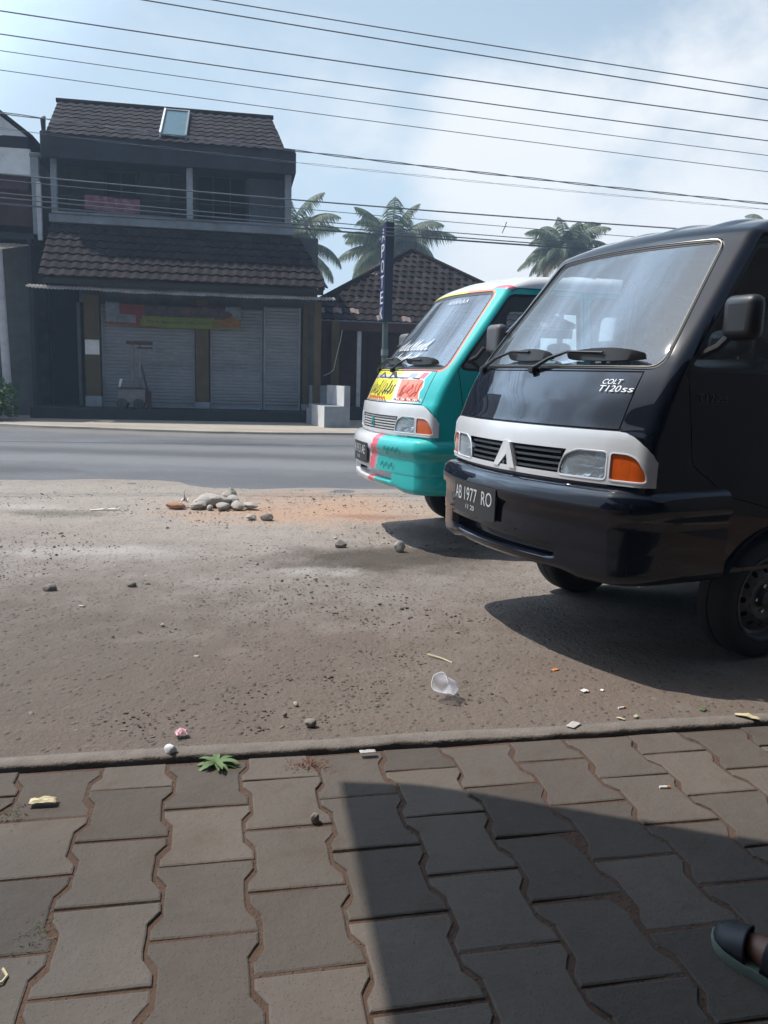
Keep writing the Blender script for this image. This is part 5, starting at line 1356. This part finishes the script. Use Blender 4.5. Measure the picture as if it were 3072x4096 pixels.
for sd in (1, -1):
    W_ = B(-.17,.13*sd,.02); arms.append([(B(-.01,0,.50), .09), (B(-.01,.16*sd,.47), .058), (B(-.10,.21*sd,.22), .042), (W_, .028), (W_+FD*.02-UP*.07, .030)])
    for k in range(4): q = W_+FD*(.045-.022*k)-UP*.075+LD*.004*sd; arms.append([(W_+FD*.02-UP*.07, .030), (q-UP*.02, .0095), (q-UP*.055+FD*.006-LD*.006*sd, .0085), (q-UP*(.085-.006*abs(k-1))+FD*.002-LD*.02*sd, .0075)])
    arms.append([(W_+FD*.02-UP*.07, .030), (W_+FD*.055-UP*.05, .011), (W_+FD*.07-UP*.085-LD*.008*sd, .009)])
head_extra = [[(B(.03,0,.72), .088), (B(.115,0,.70), .014)]]+[[(B(.03,0,.72), .088), (B(.02,.083*sd,.715), .018)] for sd in (1, -1)]
pers = skinned('person', [torso]+legs+arms+head_extra, M['skin'])
tag(pers, 'person at the right edge with one foot showing in a black sandal', 'person')
skinned('trousers', [[(B(0,0,.06), .128), (PEL, .135)]]+[[(a+Vector((.0005,0,0)) if i else a, r+.02) for i, (a, r) in enumerate(lg[:4])]+[(lg[4][0]+UP*.03, .060)] for lg in legs], M['trou'], pers)
skinned('shirt', [[(B(0,0,-.04), .14), (B(0,0,.18), .132), (B(0,0,.36), .14), (B(-.01,0,.49), .10), (B(-.005,0,.545), .062)]]+[[(B(-.01,0,.49), .10), (B(-.01,.16*sd,.47), .072), (B(-.015,.20*sd,.32), .062)] for sd in (1, -1)], M['shirt'], pers)
hb = MB(); vv = []; n1, n2 = 16, 24
for i in range(n1+1):
    for k in range(n2):
        a = PI*.60*i/n1; b = 2*PI*k/n2; d = FD*(math.sin(a)*math.cos(b))+LD*(math.sin(a)*math.sin(b))+UP*math.cos(a)
        r_ = .105 if not (math.cos(b) > .3 and a > 1.0) else .08; vv.append(B(.015,0,.745)+Vector((d.x*r_*.92, d.y*r_*.98, d.z*r_)))
hb.add(vv, [(i*n2+k, i*n2+(k+1) % n2, (i+1)*n2+(k+1) % n2, (i+1)*n2+k) for i in range(n1) for k in range(n2)], M['hair']); hb.build('hair', pers)
HWD = [(0,.012),(.012,.024),(.04,.033),(.08,.036),(.13,.040),(.175,.048),(.215,.049),(.245,.041),(.262,.027),(.270,.010)]
def hw(x):
    for (a, b), (c, d) in zip(HWD, HWD[1:]):
        if a <= x <= c: return b+(d-b)*(x-a)/(c-a)
    return .01
for sd in (1, -1):
    h = foot(.10*sd); P_ = lambda x, y, z: h+FD*x+LD*y+UP*z
    sdl = bpy.data.objects.new('sandal', None); C.objects.link(sdl); sdl.parent = pers
    s_ = MB(); xs_ = frange(0,.27,.012); n = len(xs_); ring = [(x, hw(x)) for x in xs_]+[(x, -hw(x)) for x in reversed(xs_)]; m_ = len(ring)
    vv = []
    for z, k in ((.001,.95),(.008,1.0),(.024,1.03),(.030,1.0)):
        for x, y in ring: vv.append(P_(.135+(x-.135)*k, y*k, z+.010*max(0, (x-.2)/.07)**2))
    s_.add(vv, [(j*m_+i, j*m_+(i+1) % m_, (j+1)*m_+(i+1) % m_, (j+1)*m_+i) for j in range(3) for i in range(m_)]+[tuple(3*m_+i for i in range(m_)), tuple(range(m_-1,-1,-1))], M['sole']); s_.build('sole', sdl)
    for nm, xa, xb, slant in (('toe_cap', .195, .266, .05), ('strap', .085, .140, -.03), ('heel_strap', .0, .04, -.0)):
        u_ = MB(); vv = []; nx, na = 14, 16
        for i in range(nx+1):
            for k in range(na+1):
                a = PI*k/na; t = i/nx; x0 = xa+slant*(k/na-.5)*sd; x = x0+(xb-x0)*t; hh = .034+.045*sm(.275,.12,x)+.03*sm(.12,.03,x); w_ = hw(x)*.98
                vv.append(P_(x, w_*math.cos(a), .026+max(.006, hh*math.sin(a)**.8)*(1 if x < .255 else .8)))
        u_.add(vv, [(i*(na+1)+k, (i+1)*(na+1)+k, (i+1)*(na+1)+k+1, i*(na+1)+k+1) for i in range(nx) for k in range(na)], M['sandal']); o = u_.build(nm, sdl); o.modifiers.new('s', 'SOLIDIFY').thickness = .004

# ------------------------------------------------------------------ thin haze added to stand in for lens veil
hm_, hnt, hout = newmat('veil_haze'); pv = hnt.nodes.new('ShaderNodeVolumePrincipled'); pv.inputs['Color'].default_value = (.58,.77,1.0,1); pv.inputs['Density'].default_value = VEIL; pv.inputs['Anisotropy'].default_value = .25
hnt.links.new(pv.outputs['Volume'], hout.inputs['Volume'])
if VEIL > 0:
    hzb = MB(); hzb.box(-70,70,-30,110,-1.1,17,hm_); tag(hzb.build('haze', smooth=False), 'thin haze volume added for the lens veil', None, kind='stuff')
# ------------------------------------------------------------------ camera, light, sky
cam = bpy.data.objects.new('camera', bpy.data.cameras.new('camera')); C.objects.link(cam); scene.camera = cam
th, ro = R(9.297), R(1.6)
f = Vector((0, math.cos(th), -math.sin(th))); r0 = Vector((1,0,0)); u0 = r0.cross(f)
rr = r0*math.cos(ro)+u0*math.sin(ro); uu = u0*math.cos(ro)-r0*math.sin(ro)
mw = Matrix((rr, uu, -f)).transposed().to_4x4(); mw.translation = Vector((0,0,1.158)); cam.matrix_world = mw
cam.data.sensor_fit = 'VERTICAL'; cam.data.sensor_height = 24; cam.data.lens = 24*3312/4096
cam.data.clip_start = .05; cam.data.clip_end = 3000

sl = bpy.data.lights.new('sun', 'SUN'); sl.energy = 4.8; sl.angle = R(.53); sl.color = (1.0,.955,.88)
so = bpy.data.objects.new('sun', sl); C.objects.link(so); so.rotation_euler = (-SUN).to_track_quat('-Z', 'Y').to_euler()

wd = bpy.data.worlds.new('World'); scene.world = wd; wd.use_nodes = True
nt = wd.node_tree; nt.nodes.clear(); LK = nt.links.new
def nd(t, **kw):
    n = nt.nodes.new(t)
    for k, v in kw.items(): setattr(n, k, v)
    return n
wo = nd('ShaderNodeOutputWorld'); bg = nd('ShaderNodeBackground'); bg.inputs['Strength'].default_value = .10
LK(bg.outputs['Background'], wo.inputs['Surface'])
sky = nd('ShaderNodeTexSky', sky_type='NISHITA', sun_disc=False, sun_elevation=math.asin(SUN.z), sun_rotation=math.atan2(SUN.x, SUN.y), altitude=100, air_density=1.0, dust_density=1.6, ozone_density=1.0)
tc = nd('ShaderNodeTexCoord')
nz = nd('ShaderNodeTexNoise'); nz.inputs['Scale'].default_value = 3.2; nz.inputs['Detail'].default_value = 8; nz.inputs['Roughness'].default_value = .58; nz.inputs['Distortion'].default_value = .25
mp = nd('ShaderNodeMapping'); mp.inputs['Scale'].default_value = (1,1,1.7); LK(tc.outputs['Generated'], mp.inputs['Vector']); LK(mp.outputs['Vector'], nz.inputs['Vector'])
nrm = nd('ShaderNodeVectorMath', operation='NORMALIZE'); LK(tc.outputs['Generated'], nrm.inputs[0])
acc = None
# cloud banks: direction, half width in degrees, weight
for d, wdeg, wt in (((.30,.935,.20),10,1.0),((.42,.88,.20),12,.95),((.20,.96,.17),10,1.0),((.36,.89,.30),6,.35),((-.196,.924,.328),9,.38),((-.117,.957,.267),7,.40),((-.40,.87,.30),22,.42),((.273,.894,.355),6,.38),((.02,.995,.03),14,.45),((.33,.93,.07),18,.5),
                    ((-.9,.3,.35),30,.6)):
    dv = Vector(d).normalized()
    dt = nd('ShaderNodeVectorMath', operation='DOT_PRODUCT'); LK(nrm.outputs['Vector'], dt.inputs[0]); dt.inputs[1].default_value = dv
    mr = nd('ShaderNodeMapRange', interpolation_type='SMOOTHSTEP'); mr.inputs['From Min'].default_value = math.cos(R(wdeg*1.5)); mr.inputs['From Max'].default_value = math.cos(R(wdeg*.35)); mr.inputs['To Max'].default_value = wt
    LK(dt.outputs['Value'], mr.inputs['Value'])
    if acc is None: acc = mr.outputs['Result']
    else:
        mx = nd('ShaderNodeMath', operation='MAXIMUM'); LK(acc, mx.inputs[0]); LK(mr.outputs['Result'], mx.inputs[1]); acc = mx.outputs['Value']
m1 = nd('ShaderNodeMath', operation='MULTIPLY_ADD'); LK(nz.outputs['Fac'], m1.inputs[0]); m1.inputs[1].default_value = 2.2; m1.inputs[2].default_value = -1.2
m2 = nd('ShaderNodeMath', operation='ADD'); LK(acc, m2.inputs[0]); LK(m1.outputs['Value'], m2.inputs[1])
cm = nd('ShaderNodeMapRange', interpolation_type='SMOOTHSTEP'); cm.inputs['From Min'].default_value = .25; cm.inputs['From Max'].default_value = .95; cm.inputs['To Max'].default_value = .93
LK(m2.outputs['Value'], cm.inputs['Value'])
# moist air: the sky pales towards the horizon
sx = nd('ShaderNodeSeparateXYZ'); LK(nrm.outputs['Vector'], sx.inputs['Vector'])
hz = nd('ShaderNodeMapRange', interpolation_type='SMOOTHSTEP'); hz.inputs['From Min'].default_value = -.02; hz.inputs['From Max'].default_value = .75; hz.inputs['To Min'].default_value = .97; hz.inputs['To Max'].default_value = .45
LK(sx.outputs['Z'], hz.inputs['Value'])
fd = nd('ShaderNodeVectorMath', operation='DOT_PRODUCT'); LK(nrm.outputs['Vector'], fd.inputs[0]); fd.inputs[1].default_value = (-.55,.83,0)
fy = nd('ShaderNodeMapRange', interpolation_type='SMOOTHSTEP'); fy.inputs['From Min'].default_value = -.1; fy.inputs['From Max'].default_value = .95; fy.inputs['To Min'].default_value = .25; LK(fd.outputs['Value'], fy.inputs['Value'])
hy = nd('ShaderNodeMath', operation='MULTIPLY'); LK(hz.outputs['Result'], hy.inputs[0]); LK(fy.outputs['Result'], hy.inputs[1])
hm = nd('ShaderNodeMix', data_type='RGBA'); LK(hy.outputs['Value'], hm.inputs['Factor']); LK(sky.outputs['Color'], hm.inputs[6]); hm.inputs[7].default_value = (6.8,8.6,10.1,1)
mix = nd('ShaderNodeMix', data_type='RGBA'); LK(cm.outputs['Result'], mix.inputs['Factor']); LK(hm.outputs[2], mix.inputs[6]); mix.inputs[7].default_value = (10.0,10.3,10.6,1)
# bright aureole round the sun
sd = nd('ShaderNodeVectorMath', operation='DOT_PRODUCT'); LK(nrm.outputs['Vector'], sd.inputs[0]); sd.inputs[1].default_value = SUN
s0 = nd('ShaderNodeMath', operation='MAXIMUM'); LK(sd.outputs['Value'], s0.inputs[0]); s0.inputs[1].default_value = 0
s1 = nd('ShaderNodeMath', operation='POWER'); LK(s0.outputs['Value'], s1.inputs[0]); s1.inputs[1].default_value = 7
au = nd('ShaderNodeMix', data_type='RGBA', blend_type='ADD'); LK(s1.outputs['Value'], au.inputs['Factor']); LK(mix.outputs[2], au.inputs[6]); au.inputs[7].default_value = (6,6,5.8,1)
# bright cloud bank added out of frame on the left for bonnets and windscreens to mirror
bd = nd('ShaderNodeVectorMath', operation='DOT_PRODUCT'); LK(nrm.outputs['Vector'], bd.inputs[0]); bd.inputs[1].default_value = Vector((-.62,.48,.60)).normalized()
b0 = nd('ShaderNodeMapRange', interpolation_type='SMOOTHSTEP'); b0.inputs['From Min'].default_value = math.cos(R(36)); b0.inputs['From Max'].default_value = math.cos(R(12)); LK(bd.outputs['Value'], b0.inputs['Value'])
b1 = nd('ShaderNodeMapRange', interpolation_type='SMOOTHSTEP'); b1.inputs['From Min'].default_value = .30; b1.inputs['From Max'].default_value = .62; b1.inputs['To Min'].default_value = .35; LK(nz.outputs['Fac'], b1.inputs['Value'])
b2 = nd('ShaderNodeMath', operation='MULTIPLY'); LK(b0.outputs['Result'], b2.inputs[0]); LK(b1.outputs['Result'], b2.inputs[1])
bc = nd('ShaderNodeMix', data_type='RGBA'); LK(b2.outputs['Value'], bc.inputs['Factor']); LK(au.outputs[2], bc.inputs[6]); bc.inputs[7].default_value = (25,33,44,1)
LK(bc.outputs[2], bg.inputs['Color'])

scene.view_settings.view_transform = 'Standard'; scene.view_settings.look = 'None'; scene.view_settings.exposure = 0; scene.view_settings.gamma = 1
scene.render.filter_size = 2.7
scene.cycles.max_bounces = 8; scene.cycles.transparent_max_bounces = 16; scene.cycles.caustics_reflective = False; scene.cycles.caustics_refractive = False
scene.cycles.sample_clamp_indirect = 6
